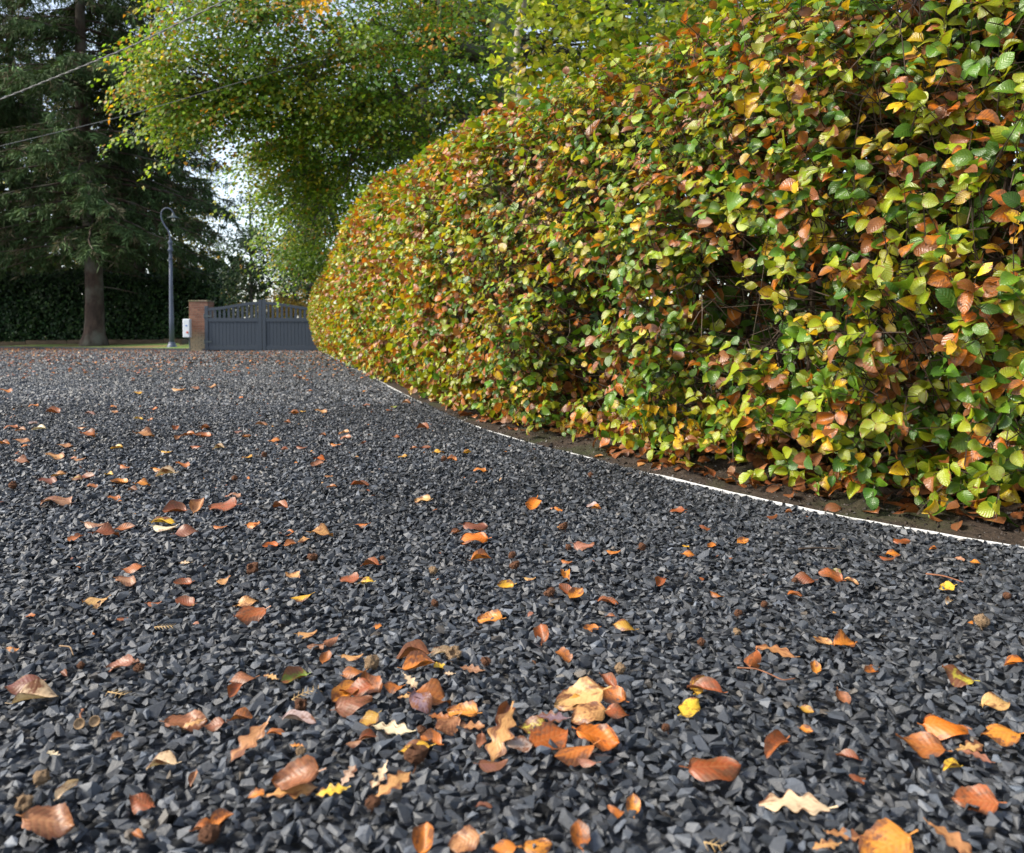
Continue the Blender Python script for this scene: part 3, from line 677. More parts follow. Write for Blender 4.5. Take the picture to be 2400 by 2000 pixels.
# ================================================================== TREES AND BACKGROUND HEDGE
def limb(p0, p1, r0, r1, mb, bow=0.0, jig=0.0, n=7, sides=6):
    t = np.linspace(0, 1, n)[:, None]; p0, p1 = np.asarray(p0, float), np.asarray(p1, float)
    pts = p0 + (p1 - p0) * t; pts[:, 2] += bow * np.sin(PI * t[:, 0]); pts[1:-1] += RNG.normal(0, jig, (n - 2, 3))
    mb.tube(pts, np.linspace(r0, r1, n), sides); return pts

def sprays(centers, normals, nper, rad, leaf, pal, w, tm, flat=0.25, droop=0.25, jit=0.16, lf=None):
    """flat fans of leaves round each centre; each fan has one main colour"""
    m_ = len(centers); base = pick(pal, w, m_, 0.22)
    n_ = m_ * nper; c = np.repeat(centers, nper, 0); nn_ = np.repeat(normals, nper, 0)
    r_ = np.sqrt(RNG.random(n_)) * rad * np.repeat(RNG.uniform(0.6, 1.3, m_), nper); d = rand_dir(n_); d = unit(d - nn_ * (d * nn_).sum(1, keepdims=True))
    P = c + d * r_[:, None] + nn_ * (RNG.normal(0, flat * rad, n_))[:, None]; P[:, 2] -= droop * r_ ** 2 / rad
    T = d + rand_dir(n_) * 0.6 + [0, 0, -0.35]; Nn = nn_ + rand_dir(n_) * 0.65
    M = frames(T, Nn) * (leaf * RNG.uniform(0.75, 1.25, n_))[:, None, None]
    tint = np.where((RNG.random(n_) < 0.7)[:, None], np.repeat(base, nper, 0), pick(pal, w, n_, 0.2)); tint = tint.copy(); tint[:, :3] *= np.exp(RNG.normal(0, jit, (n_, 1)))
    return P, M, tint
def ellip(c, r, n, shell=0.5):
    d = rand_dir(n); f = RNG.random(n) ** (1 / 3) * (1 - shell) + shell * RNG.uniform(0.75, 1.05, n)
    return np.asarray(c) + d * f[:, None] * np.asarray(r), d

def crown_obj(P, M, tint, tm, mat, root):
    V, F, T, L_ = scatter(tm, RNG.integers(0, len(tm), len(P)), M, P, tint, RNG.random(len(P)))
    return link('crown', tri_mesh('crown', V, F, mat, smooth=True, tint=T, lp=L_), root)

BE = [(0.07, 0.15, 0.018, .1), (0.125, 0.23, 0.022, .15), (0.22, 0.32, 0.028, .2), (0.38, 0.34, 0.03, .2), (0.40, 0.18, 0.02, .2)]
# ---- big beech behind the hedge; its limbs reach out over the drive
bb = at(1178, 600, 16.5); bb[2] = -0.1
beech = empty('beech_tree', bb, 'spreading green beech tree with limbs reaching left over the drive', 'tree')
mb = MB(); tr = limb(bb, at(1172, -420, 16.2), 0.38, 0.20, mb, 0, 0.03, 9, 10); mb.build('trunk', MAT['bark_beech'], beech, smooth=True)
mb = MB()
LIMBS = [((1172, 150, 16.3), (800, 95, 15.0), .11), ((1170, 60, 16.3), (620, 40, 14.5), .12), ((1172, 230, 16.3), (880, 260, 15.2), .09), ((1172, 0, 16.3), (480, -60, 14.5), .11), ((1170, -80, 16.2), (760, -120, 14.5), .1),
         ((1172, 260, 16.4), (760, 420, 17.5), .08), ((1175, 120, 16.4), (560, 220, 15.0), .09), ((1172, 330, 16.4), (1000, 330, 15.5), .06), ((1172, 20, 16.2), (1000, -60, 14.5), .09)]
LP = []
for a, b, r_ in LIMBS:
    pts = limb(at(*a), at(*b), r_, 0.025, mb, 0.45, 0.08, 10, 7); LP.append(pts)
BLOBS = [((560, 120, 14.6), (230, 170), 1.6, 150), ((420, 190, 14.3), (115, 150), 1.0, 70), ((780, 130, 15.2), (260, 210), 1.9, 190), ((980, 200, 15.2), (210, 190), 1.8, 150), ((735, 340, 16.6), (135, 150), 1.4, 95),
         ((715, 500, 19.0), (80, 150), 1.3, 80), ((880, 400, 16.5), (170, 120), 1.4, 90), ((640, 250, 15.5), (120, 110), 1.2, 55), ((600, 380, 17.5), (60, 90), 1.0, 10), ((700, -150, 14.5), (480, 130), 2.6, 45), ((1050, -60, 14.5), (160, 120), 1.5, 30), ((655, 420, 17.0), (85, 120), 1.2, 40), ((490, 265, 14.6), (100, 100), .9, 24), ((770, 560, 19.5), (60, 90), 1.0, 34)]
C, D = [], []
for (x, y, d), (rx, ry), rd, k in BLOBS:
    p, dd = ellip(at(x, y, d), (rx * d / FPX, rd, ry * d / FPX), k, 0.35); C.append(p); D.append(dd)
C, D = np.concatenate(C), np.concatenate(D)
C += RNG.normal(0, 0.22, C.shape)
allp = np.concatenate(LP)
for c in C[::2]:                                                 # branchlets from the limbs to the fans
    j = int(np.argmin(((allp - c) ** 2).sum(1) + (allp[:, 0] < c[0]) * 1.5)); limb(allp[j], c, 0.028, 0.005, mb, 0.10, 0.05, 5, 4)
mb.build('branches', MAT['bark_beech'], beech, smooth=True)
hang = unit(np.array([[-0.15, -0.38, 1.0]]) + D * 0.25 + rand_dir(len(C)) * 0.22)
# sunnier, yellower fans on the outer (left, drive) side
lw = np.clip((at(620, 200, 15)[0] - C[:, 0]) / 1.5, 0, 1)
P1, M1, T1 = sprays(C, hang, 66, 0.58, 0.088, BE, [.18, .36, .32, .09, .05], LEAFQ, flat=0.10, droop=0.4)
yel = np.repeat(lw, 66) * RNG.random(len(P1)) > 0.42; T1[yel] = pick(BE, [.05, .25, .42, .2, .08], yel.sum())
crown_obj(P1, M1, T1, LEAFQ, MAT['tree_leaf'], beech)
# golden twig hanging into the top of the view
g0, g1 = at(800, -40, 10.5), at(752, 22, 10.5); mb = MB(); limb(at(1000, -260, 12), g0, 0.02, 0.006, mb, 0.1, .03, 6, 5); limb(g0, g1, 0.006, 0.002, mb, 0.02, 0.01, 5, 4)
tw_ = mb.build('golden_twig', MAT['twig'], beech)
gp = at(745, 5, 10.5) + RNG.normal(0, 1, (46, 3)) * [0.10, 0.08, 0.075]; n_ = len(gp)
V, F, T, L_ = scatter(LEAF1, RNG.integers(0, 3, n_), frames(rand_dir(n_) + [0, 0, -.8], rand_dir(n_) + [0, -1, .3]) * 0.075, gp, pick([(0.62, 0.36, 0.03, .3), (0.55, 0.24, 0.03, .4)], [.7, .3], n_), RNG.random(n_))
o = link('golden_leaves', tri_mesh('golden_leaves', V, F, MAT['lime_leaf'], smooth=True, tint=T, lp=L_), beech); o['kind'] = 'stuff'; o['label'] = 'golden yellow leaves hanging at the top of the view'

# ---- lime tree close behind the hedge
LI = [(0.22, 0.31, 0.02, .15), (0.33, 0.39, 0.028, .2), (0.45, 0.45, 0.035, .25), (0.12, 0.21, 0.02, .1), (0.45, 0.32, 0.04, .3)]
lb = at(1228, 700, 8.6); lb[2] = 0
lime = empty('lime_tree', lb, 'young lime tree with pale trunk and yellow-green leaves behind the hedge', 'tree')
mb = MB(); pts = limb(lb, at(1222, -260, 8.6), 0.058, 0.036, mb, 0, 0.022, 14, 10); mb.build('trunk', MAT['bark_lime'], lime, smooth=True)
mb = MB(); C, D = [], []
for (x, y, d), (rx, ry), rd, k in [((1330, 70, 8.2), (160, 110), 0.7, 42), ((1560, 40, 7.6), (190, 110), 0.8, 46), ((1790, 0, 7.0), (190, 120), 0.8, 40), ((1440, -120, 8), (300, 110), 1.0, 34), ((1260, 180, 8.3), (90, 60), 0.4, 12), ((1480, 150, 8.4), (120, 70), .5, 14), ((2150, -60, 6.6), (300, 160), 1.0, 34), ((1700, 140, 8.6), (180, 90), .6, 18)]:
    p, dd = ellip(at(x, y, d), (rx * d / FPX, rd, ry * d / FPX), k, 0.3); C.append(p); D.append(dd)
C, D = np.concatenate(C), np.concatenate(D)
ends = [limb(at(1225, yy, 8.6), at(xx, y2, dd_), 0.028, 0.008, mb, 0.25, 0.04, 8, 6) for yy, xx, y2, dd_ in ((200, 1420, 60, 8.2), (120, 1650, 30, 7.6), (60, 1900, -30, 7.1), (-60, 1500, -150, 8.0), (180, 1300, 150, 8.3), (-20, 2250, -120, 6.7))]
allp = np.concatenate(ends)
for c in C: j = int(np.argmin(((allp - c) ** 2).sum(1))); limb(allp[j], c, 0.008, 0.002, mb, 0.06, 0.02, 5, 3)
mb.build('branches', MAT['bark_beech'], lime, smooth=True)
P1, M1, T1 = sprays(C, unit(np.array([[0, -0.55, 0.75]]) + rand_dir(len(C)) * 0.35), 26, 0.30, 0.075, LI, [.25, .33, .2, .17, .05], LIME, flat=0.4, droop=0.6)
px_ = 1200 + P1[:, 0] / P1[:, 1] * FPX; kp = ~((np.abs(px_ - 1226) < 17) & (P1[:, 1] < 8.65) & (RNG.random(len(P1)) < 0.45)); P1, M1, T1 = P1[kp], M1[kp], T1[kp]
px_ = 1200 + P1[:, 0] / P1[:, 1] * FPX; py_ = HORIZON + (CAM_H - P1[:, 2]) / P1[:, 1] * FPX
vis = (px_ > 1100) & (px_ < 1800) & (py_ > 5) & (py_ < 320 - 0.3 * (px_ - 1100)); ordr = np.argsort(P1[:, 1] + (~vis) * 100)[:300]; isp = np.zeros(len(P1), bool); isp[ordr] = True
lm = {}
for i in ordr:
    key = (int(np.argmin(((np.array(LI)[:, :3] - T1[i, :3]) ** 2).sum(1))), int(RNG.integers(0, 3)))
    if key not in lm:
        tv, tf, tl = LIME[key[1]]; tl = tl.copy(); tl[:, 2] = RNG.random(); lm[key] = tri_mesh('leaf', tv, tf, MAT['lime_leaf'], smooth=True, tint=np.tile(np.array(LI[key[0]]), (len(tv), 1)), lp=tl)
    o = bpy.data.objects.new('leaf', lm[key]); COL.objects.link(o); m4 = np.eye(4); m4[:3, :3] = M1[i]; m4[:3, 3] = P1[i]; o.matrix_basis = Matrix(m4.tolist()); child(o, lime)
k = ~isp; o = crown_obj(P1[k], M1[k], T1[k], LIME, MAT['lime_leaf'], lime); o['kind'] = 'stuff'

# ---- generic broadleaf tree
def broadleaf(name, label, foot, top, r0, blobs, nper, rad, leaf, pal, w, tm=LEAFQ, mat='tree_leaf', bark='bark_beech', group=None, flat=0.4):
    foot = np.asarray(foot, float); root = empty(name, foot, label, 'tree', group)
    mb = MB(); tp = limb(foot, top, r0, r0 * 0.35, mb, 0, r0 * 0.25, 9, 8); mb.build('trunk', MAT[bark], root, smooth=True)
    C, D = [], []
    for (x, y, d), (rx, ry), rd, k in blobs:
        p, dd = ellip(at(x, y, d), (rx * d / FPX, rd, ry * d / FPX), k, 0.35); C.append(p); D.append(dd)
    C, D = np.concatenate(C), np.concatenate(D); mb = MB()
    for c in C[::2]:
        j = int(np.argmin(((tp - c) ** 2).sum(1) + np.maximum(tp[:, 2] - c[2], 0) * 3)); limb(tp[j], c, r0 * 0.22, 0.008, mb, 0.2, 0.06, 6, 4)
    mb.build('branches', MAT[bark], root, smooth=True)
    P_, M_, T_ = sprays(C, unit(np.array([[0, -0.3, 1.0]]) + D * 0.5 + rand_dir(len(C)) * 0.4), nper, rad, leaf, pal, w, tm, flat=flat)
    crown_obj(P_, M_, T_, tm, MAT[mat], root); return root
DK = [(0.018, 0.040, 0.014, .1), (0.03, 0.06, 0.018, .1), (0.05, 0.085, 0.02, .1)]
YGp = [(0.22, 0.24, 0.025, .1), (0.36, 0.30, 0.03, .1), (0.14, 0.18, 0.02, .1), (0.40, 0.22, 0.03, .1)]
def foot(x, d, z=-0.1): p = at(x, 700, d); return np.array([p[0], d, z])
broadleaf('holly_tree', 'small dark evergreen tree rising straight behind the gate', foot(590, 29.5), at(585, 470, 29.5), 0.09,
          [((588, 600, 29.5), (75, 75), 1.1, 60), ((585, 520, 29.5), (65, 70), 1.0, 34), ((560, 670, 29.5), (60, 40), .9, 26), ((640, 640, 30), (50, 55), .8, 26)], 42, 0.34, 0.10, DK, [.5, .35, .15], LEAFQ, 'laurel')
broadleaf('yew_tree', 'dark green tree between the gate and the end of the hedge', foot(735, 28.5), at(730, 330, 28.5), 0.16,
          [((728, 560, 28.5), (62, 130), 1.2, 90), ((745, 430, 28.5), (70, 110), 1.2, 60), ((690, 610, 29), (48, 60), .8, 30)], 46, 0.40, 0.12, DK, [.45, .35, .2], LEAFQ, 'laurel')
broadleaf('maple_tree', 'golden yellow tree far beyond the right half of the gate', foot(690, 46), at(690, 610, 46), 0.14,
          [((700, 690, 46), (60, 50), 1.6, 60), ((655, 715, 46), (45, 30), 1.2, 30)], 40, 0.5, 0.16, [(0.42, 0.26, 0.04, .1), (0.5, 0.36, 0.05, .1), (0.25, 0.2, 0.04, .1)], [.4, .35, .25])
broadleaf('thorn_tree', 'small olive green tree beyond the gate next to brick pillar', foot(508, 42), at(512, 650, 42), 0.1,
          [((510, 690, 42), (40, 40), 1.2, 34), ((545, 735, 42), (45, 25), 1.0, 26)], 40, 0.5, 0.15, [(0.20, 0.18, 0.04, .1), (0.30, 0.25, 0.05, .1), (0.10, 0.11, 0.03, .1)], [.4, .3, .3])
for (x, d, tp, rx, lab) in ((95, 52, 120, 130, 'yellow-green woodland tree seen left of the big spruce trunk'), (275, 56, 100, 120, 'yellow-green woodland tree seen between spruce trunk and lamp post'), (420, 50, 250, 90, 'yellow-green woodland tree seen above the lamp post')):
    broadleaf('woodland_tree', lab, foot(x, d), at(x, tp, d), 0.2, [((x, tp + 150, d), (rx, 170), 2.4, 90), ((x + 20, tp + 330, d), (rx, 120), 2.4, 80)], 34, 0.75, 0.20, YGp, [.35, .25, .3, .1], group='woodland trees beyond the laurel hedge')
broadleaf('oak_tree', 'dense dark green tree far behind the hedge and beech', foot(1000, 30), at(1000, -80, 30), 0.35, [((980, 150, 30), (260, 230), 3, 170), ((1250, 120, 30), (240, 240), 3, 150), ((800, 330, 31), (120, 140), 2, 60), ((1560, 60, 30), (260, 220), 3, 130), ((1900, 0, 30), (280, 220), 3, 90)], 34, 0.75, 0.19,
          [(0.03, 0.065, 0.012, .1), (0.055, 0.10, 0.015, .1), (0.14, 0.16, 0.02, .1)], [.45, .4, .15])

# ---- spruces
def spruce_meshes(seed, H, n_step, spread, h0):
    rg = np.random.default_rng(seed); br = MB(); P, T, Nn, S, C = [], [], [], [], []
    h = h0
    while h < H * 0.93:
        for k in range(int(rg.integers(5, 8))):
            az = rg.uniform(0, 2 * PI); Lb = spread * (1 - h / H) ** 0.75 * rg.uniform(0.7, 1.1) * (0.55 + 0.45 * min(1, (h - h0 + 1.0) / 2.5)); d = np.array([math.cos(az), math.sin(az), 0])
            t = np.linspace(0, 1, 9); up0 = rg.uniform(-0.05, 0.20)
            pts = np.outer(t * Lb, d); pts[:, 2] = h + Lb * (up0 * t - 0.42 * t ** 2 + 0.16 * t ** 4) ; pts[1:, :2] += rg.normal(0, 0.05, (8, 2))
            br.tube(pts, np.linspace(0.045, 0.008, 9) * (0.5 + Lb / 7), 4, cap=False)
            nb = max(7, int(Lb * (9 if h < 14 else 4))); side = np.array([-d[1], d[0], 0])
            for j in range(nb):
                f = rg.uniform(0.10, 1.0); i = min(7, int(f * 8)); a = pts[i] + (pts[i + 1] - pts[i]) * (f * 8 - i)
                lb_ = rg.uniform(0.35, 0.95) * (1.15 - 0.5 * f); sd = side * rg.choice([-1, 1]) * rg.uniform(0.3, 1.0)
                dirv = unit(d * rg.uniform(0.3, 0.9) + sd + np.array([0, 0, -rg.uniform(0.15, 0.9)]))
                m_ = 15; ff = rg.random(m_); base = a + dirv * (ff * lb_)[:, None] + np.array([0, 0, -0.22])* (ff ** 2 * lb_)[:, None]
                tt = unit(dirv * 0.8 + unit(rg.normal(size=(m_, 3))) * 0.75 + [0, 0, -0.35]); P.append(base); T.append(tt); Nn.append(unit(rg.normal(size=(m_, 3)) + [0, -0.3, 0.8]))
                S.append(rg.uniform(0.18, 0.34, m_)); g_ = math.exp(rg.normal(0, 0.3))
                c = np.array([0.050, 0.082, 0.030]) * g_ if rg.random() < 0.8 else np.array([0.08, 0.072, 0.04]) * g_
                if rg.random() < 0.22: c = np.array([0.07, 0.12, 0.045]) * g_
                C.append(np.tile([*c, 1], (m_, 1)))
        h += n_step * rg.uniform(0.8, 1.2)
    for _ in range(26):                                          # bare dead snags low on the trunk
        az = rg.uniform(0, 2 * PI); z_ = rg.uniform(1.8, h0 + 2.5); Lb = rg.uniform(0.5, 2.2); d = np.array([math.cos(az), math.sin(az), -0.12])
        br.tube([np.array([0, 0, z_]), np.array([0, 0, z_]) + d * Lb * 0.5 + rg.normal(0, .05, 3), np.array([0, 0, z_]) + d * Lb + [0, 0, -.1]], [0.025, 0.016, 0.006], 4, cap=False)
    P, T, Nn, S, C = map(np.concatenate, (P, T, Nn, S, C))
    V, F, Tt, L_ = scatter(SLIVER, np.zeros(len(P), int), frames(T, Nn) * S[:, None, None], P, C, np.zeros(len(P)))
    tr = MB(); zz = np.array([-0.3, 0.0, 0.25, 0.7, 1.6, 3.5, 6, 9, 13, 17, H]); rr_ = np.array([.56, .50, .40, .355, .33, .31, .27, .22, .165, .11, .02])
    wob = np.column_stack([0.10 * np.sin(zz * 0.5) - 0.022 * zz, 0.05 * np.sin(zz * 0.8 + 1), zz]); wob[:, :2] -= wob[1, :2]; tr.tube(wob, rr_, 12)
    return tr, br, tri_mesh('crown', V, F, MAT['needle'], tint=Tt)
def spruce(label, loc, ms, rz, sc, group):
    root = empty('spruce_tree', (0, 0, 0), label, 'tree', group)
    for nm, src in zip(('trunk', 'branches', 'crown'), ms):
        o = bpy.data.objects.new(nm, src); COL.objects.link(o); o.parent = root
    root.location = tuple(loc); root.rotation_euler = (0, 0, rz); root.scale = (sc, sc, sc); return root
tr, br, cr = spruce_meshes(11, 24.0, 0.40, 6.4, 3.6)
to, bo = tr.build('trunk', MAT['bark_spruce'], smooth=True), br.build('branches', MAT['bark_spruce'])
ms = (to.data, bo.data, cr); bpy.data.objects.remove(to); bpy.data.objects.remove(bo)
GS = 'spruces along the left side of the drive'
sp_ = at(221, 794, 31.5); spruce('tall dark spruce with thick reddish trunk standing before the laurel hedge', (sp_[0], 31.5, 0.30), ms, 0.4, 1.0, GS)
spruce('dark spruce standing at the far left, its trunk out of view', (at(-150, 700, 33)[0], 33, 0.3), ms, 2.3, 1.0, GS)
spruce('dark spruce behind the laurel hedge, between big spruce and lamp post', (at(330, 700, 39.5)[0], 39.5, 0.2), ms, 4.0, 0.92, GS)
spruce('dark spruce behind the laurel hedge at the left edge', (at(40, 700, 44)[0], 44, 0.2), ms, 5.2, 1.05, GS)

# ---- laurel hedge behind the lawn
lau = empty('laurel_hedge', (-17.5, 34.8, 0.3), 'dark glossy laurel hedge behind the lawn and lamp post', 'hedge')
n_ = 17000; x = RNG.uniform(-26, -12.1, n_); face = RNG.random(n_)
y = np.where(face < 0.72, 33.6 + RNG.uniform(-0.05, 0.45, n_), RNG.uniform(33.6, 35.8, n_)); z = np.where(face < 0.72, 0.25 + RNG.random(n_) * 2.85, 3.05 + RNG.normal(0, 0.10, n_))
rnd = np.clip((x + 13.4) / 1.3, 0, 1); z = 0.25 + (z - 0.25) * (1 - 0.15 * rnd ** 2); y += 0.6 * rnd ** 2 + 0.18 * np.sin(x * 1.9) * np.sin(z * 2.2)
z += 0.12 * np.sin(x * 1.3) * (z > 2)
M = frames(rand_dir(n_) + [0, -0.4, -0.5], rand_dir(n_) * 0.7 + [0, -1, 0.6]) * RNG.uniform(0.11, 0.17, n_)[:, None, None]
c = pick([(0.014, 0.034, 0.012, 1), (0.024, 0.055, 0.016, 1), (0.04, 0.08, 0.02, 1)], [.4, .4, .2], n_, 0.3)
V, F, T, L_ = scatter(LEAFQ, RNG.integers(0, 3, n_), M, np.column_stack([x, y, z]), c, RNG.random(n_))
o = link('foliage', tri_mesh('foliage', V, F, MAT['laurel'], smooth=True, tint=T), lau); o['kind'] = 'stuff'
mb = MB()
for xx in np.arange(-25.6, -12.6, 0.7): limb((xx, 34.7, 0.2), (xx + RNG.normal(0, .2), 34.6, 2.6), 0.05, 0.015, mb, 0, .05, 5, 5)
mb.build('stems', MAT['twig'], lau)
n_ = 9000; P = np.column_stack([RNG.uniform(-26, -12.6, n_), RNG.uniform(34.0, 35.6, n_), RNG.uniform(0.3, 2.9, n_)])
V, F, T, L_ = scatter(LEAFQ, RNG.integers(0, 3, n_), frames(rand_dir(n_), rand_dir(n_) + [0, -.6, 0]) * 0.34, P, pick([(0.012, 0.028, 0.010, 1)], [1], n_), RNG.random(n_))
o = link('inner_foliage', tri_mesh('inner_foliage', V, F, MAT['laurel'], tint=T), lau); o['kind'] = 'stuff'
# timber edging along the foot of the laurel bed
pts = [(-26, 33.0), (-20, 32.5 + .6), (-16.5, 32.9), (-14.0, 32.4), (-12.6, 31.2), (-12.2, 29.6)]
root = empty('timber_edging', (-18, 32.8, 0.2), 'low brown timber edging at the foot of the laurel hedge', 'edging')
for a, b in zip(pts[:-1], pts[1:]):
    a, b = np.array(a), np.array(b); nseg = max(1, round(np.linalg.norm(b - a) / 2.0))
    for k in range(nseg):
        p, q = a + (b - a) * (k + .005) / nseg, a + (b - a) * (k + .99) / nseg; t = unit(q - p); nn = np.array([-t[1], t[0]]) * 0.04
        zb = lawn_z(*((p + q) / 2)); cc = [p - nn, q - nn, q + nn, p + nn]; mb = MB()
        mb.add([(*v, zb - 0.1) for v in cc] + [(*v, zb + 0.17 + RNG.normal(0, .006)) for v in cc], [(3, 2, 1, 0), (4, 5, 6, 7), (0, 1, 5, 4), (1, 2, 6, 5), (2, 3, 7, 6), (3, 0, 4, 7)])
        mb.build('board', MAT['timber'], root)

# ---- shrubs added behind the beech hedge to block sky showing through its gaps
for x, y, d, rx, ry, k, lab in ((1480, 520, 7.4, 330, 270, 60, 'dark shrub added to block sky in gaps in the middle of the beech hedge'), (2000, 420, 5.6, 400, 430, 85, 'dark shrub added to block sky in gaps in the right part of beech hedge'), (2650, 440, 5.0, 480, 500, 90, 'dark shrub added to block sky behind the beech hedge at the right edge')):
    ft = at(x, 800, d); ft[2] = -0.1
    broadleaf('shrub', lab, ft, at(x, y - ry * .5, d), 0.05, [((x, y, d), (rx, ry), 0.7, k)], 44, 0.36, 0.085, [(0.03, 0.07, 0.012, .1), (0.06, 0.11, 0.015, .1), (0.14, 0.17, 0.02, .1), (0.10, 0.05, 0.02, .1)], [.4, .3, .2, .1], LEAF2, group='added shrubs behind the beech hedge')
# ---- far woodland closing the horizon
n_ = 15000; X = RNG.uniform(-75, 60, n_); tall = np.where(X < -24, 11.0, 4.2) * (0.75 + 0.25 * np.sin(X * 0.31 + 1.0) * np.sin(X * 0.13)) + 1.2 * np.sin(X * 1.1)
Z = RNG.random(n_) ** 0.8 * np.clip(tall, 1.5, 20); Y = 78 + RNG.normal(0, 3, n_)
V, F, T, L_ = scatter(LEAFQ, RNG.integers(0, 3, n_), frames(rand_dir(n_), rand_dir(n_) + [0, -1, .4]) * RNG.uniform(.5, .95, n_)[:, None, None], np.column_stack([X, Y, Z]), pick([(0.05, 0.08, 0.02, 1), (0.16, 0.16, 0.03, 1), (0.30, 0.19, 0.04, 1), (0.03, 0.05, 0.02, 1)], [.4, .25, .15, .2], n_, .3), RNG.random(n_))
o = link('far_woodland', tri_mesh('far_woodland', V, F, MAT['tree_leaf'], tint=T)); tag(o, 'far mixed woodland closing the view beyond gate and laurel hedge', 'woodland', kind='stuff')

# ================================================================== GATE, PILLAR, LAMP POST, CABINET, CABLES
GY = 25.95                                                       # depth of the gate
gx0 = at(481, 800, GY)[0]; gx1 = at(615.5, 800, GY)[0]; GW = gx1 - gx0
H_LOW, H_MID, RAIL = 1.45, 1.65, 1.0
def gate_leaf(xa, xb, label):
    """xa hinge side, xb meeting side"""
    sgn = 1 if xb > xa else -1; w = abs(xb - xa); root = empty('gate_leaf', (xa, GY, 0.02), label, 'gate', 'pair of driveway gate leaves')
    X = lambda u: xa + sgn * u
    def bx(name, u0, u1, z0, z1, y0, y1, bev=0.004):
        mb = MB(); a, b = sorted((X(u0), X(u1))); mb.box((a, GY + y0, z0), (b, GY + y1, z1)); return mb.build(name, MAT['gate'], root, bevel=bev)
    top = lambda u: H_LOW - 0.08 + (H_MID - H_LOW) * (0.5 - 0.5 * math.cos(PI * min(1, max(0, u / w)))) * 1.0
    bx('hinge_stile', 0.0, 0.11, 0.03, H_LOW, -0.035, 0.035); bx('meeting_stile', w - 0.115, w - 0.004, 0.03, H_MID, -0.035, 0.035)
    bx('bottom_rail', 0.112, w - 0.117, 0.03, 0.17, -0.030, 0.030); bx('middle_rail', 0.112, w - 0.117, RAIL - 0.06, RAIL + 0.06, -0.030, 0.030)
    us = np.linspace(0.112, w - 0.117, 18); mb = MB(); V = []
    for u in us:
        for y, dz in ((-0.03, -0.075), (0.03, -0.075), (0.03, 0.02), (-0.03, 0.02)): V.append((X(u), GY + y, top(u) + dz))
    mb.add(V, [(i * 4 + j, (i + 1) * 4 + j, (i + 1) * 4 + (j + 1) % 4, i * 4 + (j + 1) % 4) for i in range(17) for j in range(4)] + [(0, 1, 2, 3), (71, 70, 69, 68)]); mb.build('arched_rail', MAT['gate'], root)
    nb = 14; u0, u1 = 0.113, w - 0.118; bw = (u1 - u0) / nb
    for k in range(nb): bx('board', u0 + k * bw + 0.004, u0 + (k + 1) * bw - 0.004, 0.172, RAIL - 0.062, -0.012, 0.012, 0.003)
    mb = MB(); a, b = sorted((X(u0), X(u1))); mb.box((a, GY - 0.004, 0.171), (b, GY + 0.006, RAIL - 0.061)); mb.build('backing', MAT['gate'], root)
    npk = 11; pw = (u1 - u0) / (npk + 0.0)
    for k in range(npk):
        u = u0 + (k + 0.5) * pw; bx('picket', u - 0.038, u + 0.038, RAIL + 0.061, top(u) - 0.06, -0.016, 0.016, 0.003)
    for z_ in (0.3, 1.12):
        mb = MB(); mb.tube([(X(-0.012), GY - 0.03, z_ - 0.07), (X(-0.012), GY - 0.03, z_ + 0.07)], 0.018, 8); mb.box((min(X(-0.012), X(0.22)), GY - 0.042, z_ - 0.022), (max(X(-0.012), X(0.22)), GY - 0.036, z_ + 0.022)); mb.build('hinge', MAT['lampdark'], root)
    return root
gate_leaf(gx0, gx1 - 0.004, 'arched blue-grey wooden gate leaf hung beside the brick pillar')
gate_leaf(gx1 + GW, gx1 + 0.004, 'arched blue-grey wooden gate leaf partly hidden by the beech hedge')

BRICK_L, BRICK_H, BRICK_D, JT = 0.198, 0.066, 0.095, 0.010
def make_pillar(xl, xr, y0, depth, h, label):
    root = empty('brick_pillar', ((xl + xr) / 2, y0 + depth / 2, 0), label, 'pillar', 'brick gate pillars')
    mb = MB(); mb.box((xl + 0.008, y0 + 0.008, -0.1), (xr - 0.008, y0 + depth - 0.008, h - 0.02)); mb.build('mortar_core', MAT['mortar'], root)
    def bmesh_brick(l):
        mb = MB(); mb.box((-l / 2, -BRICK_D / 2, 0), (l / 2, BRICK_D / 2, BRICK_H)); o = mb.build('brick', MAT['brick'], bevel=0.003); me = o.data; bpy.data.objects.remove(o); return me
    wds = xr - xl; full = (wds - 2 * JT) / 3; half = (full - JT) / 2; meF, meH, meS = bmesh_brick(full), bmesh_brick(half), bmesh_brick((depth - 2 * BRICK_D - 3 * JT) / 2)
    def put(me, x, y, z, rz):
        o = bpy.data.objects.new('brick', me); COL.objects.link(o); o.location = (x, y + RNG.normal(0, .0012), z); o.rotation_euler = (0, 0, rz); child(o, root)
    c = 0; z = 0.0
    while z + BRICK_H < h:
        xs = [xl + full / 2 + k * (full + JT) for k in range(3)] if c % 2 == 0 else None
        for yy in (y0 + BRICK_D / 2, y0 + depth - BRICK_D / 2):
            if yy > y0 + depth / 2 and z < h - 0.3: continue                       # hidden rear face keeps its core below the top courses
            if c % 2 == 0:
                for x in xs: put(meF, x, yy, z, 0)
            else:
                put(meH, xl + half / 2, yy, z, 0); put(meF, xl + half + JT + full / 2, yy, z, 0); put(meF, xl + half + 2 * JT + full * 1.5, yy, z, 0); put(meH, xr - half / 2, yy, z, 0)
        ls = (depth - 2 * BRICK_D - 3 * JT) / 2
        for xx in (xl + BRICK_D / 2, xr - BRICK_D / 2):
            for k in range(2): put(meS, xx, y0 + BRICK_D + JT + ls / 2 + k * (ls + JT), z, PI / 2)
        z += BRICK_H + JT; c += 1
    mb = MB(); mb.box((xl - 0.015, y0 - 0.015, z - 0.004), (xr + 0.015, y0 + depth + 0.015, z + 0.04)); mb.build('cap', MAT['capstone'], root, bevel=0.008)
    return root
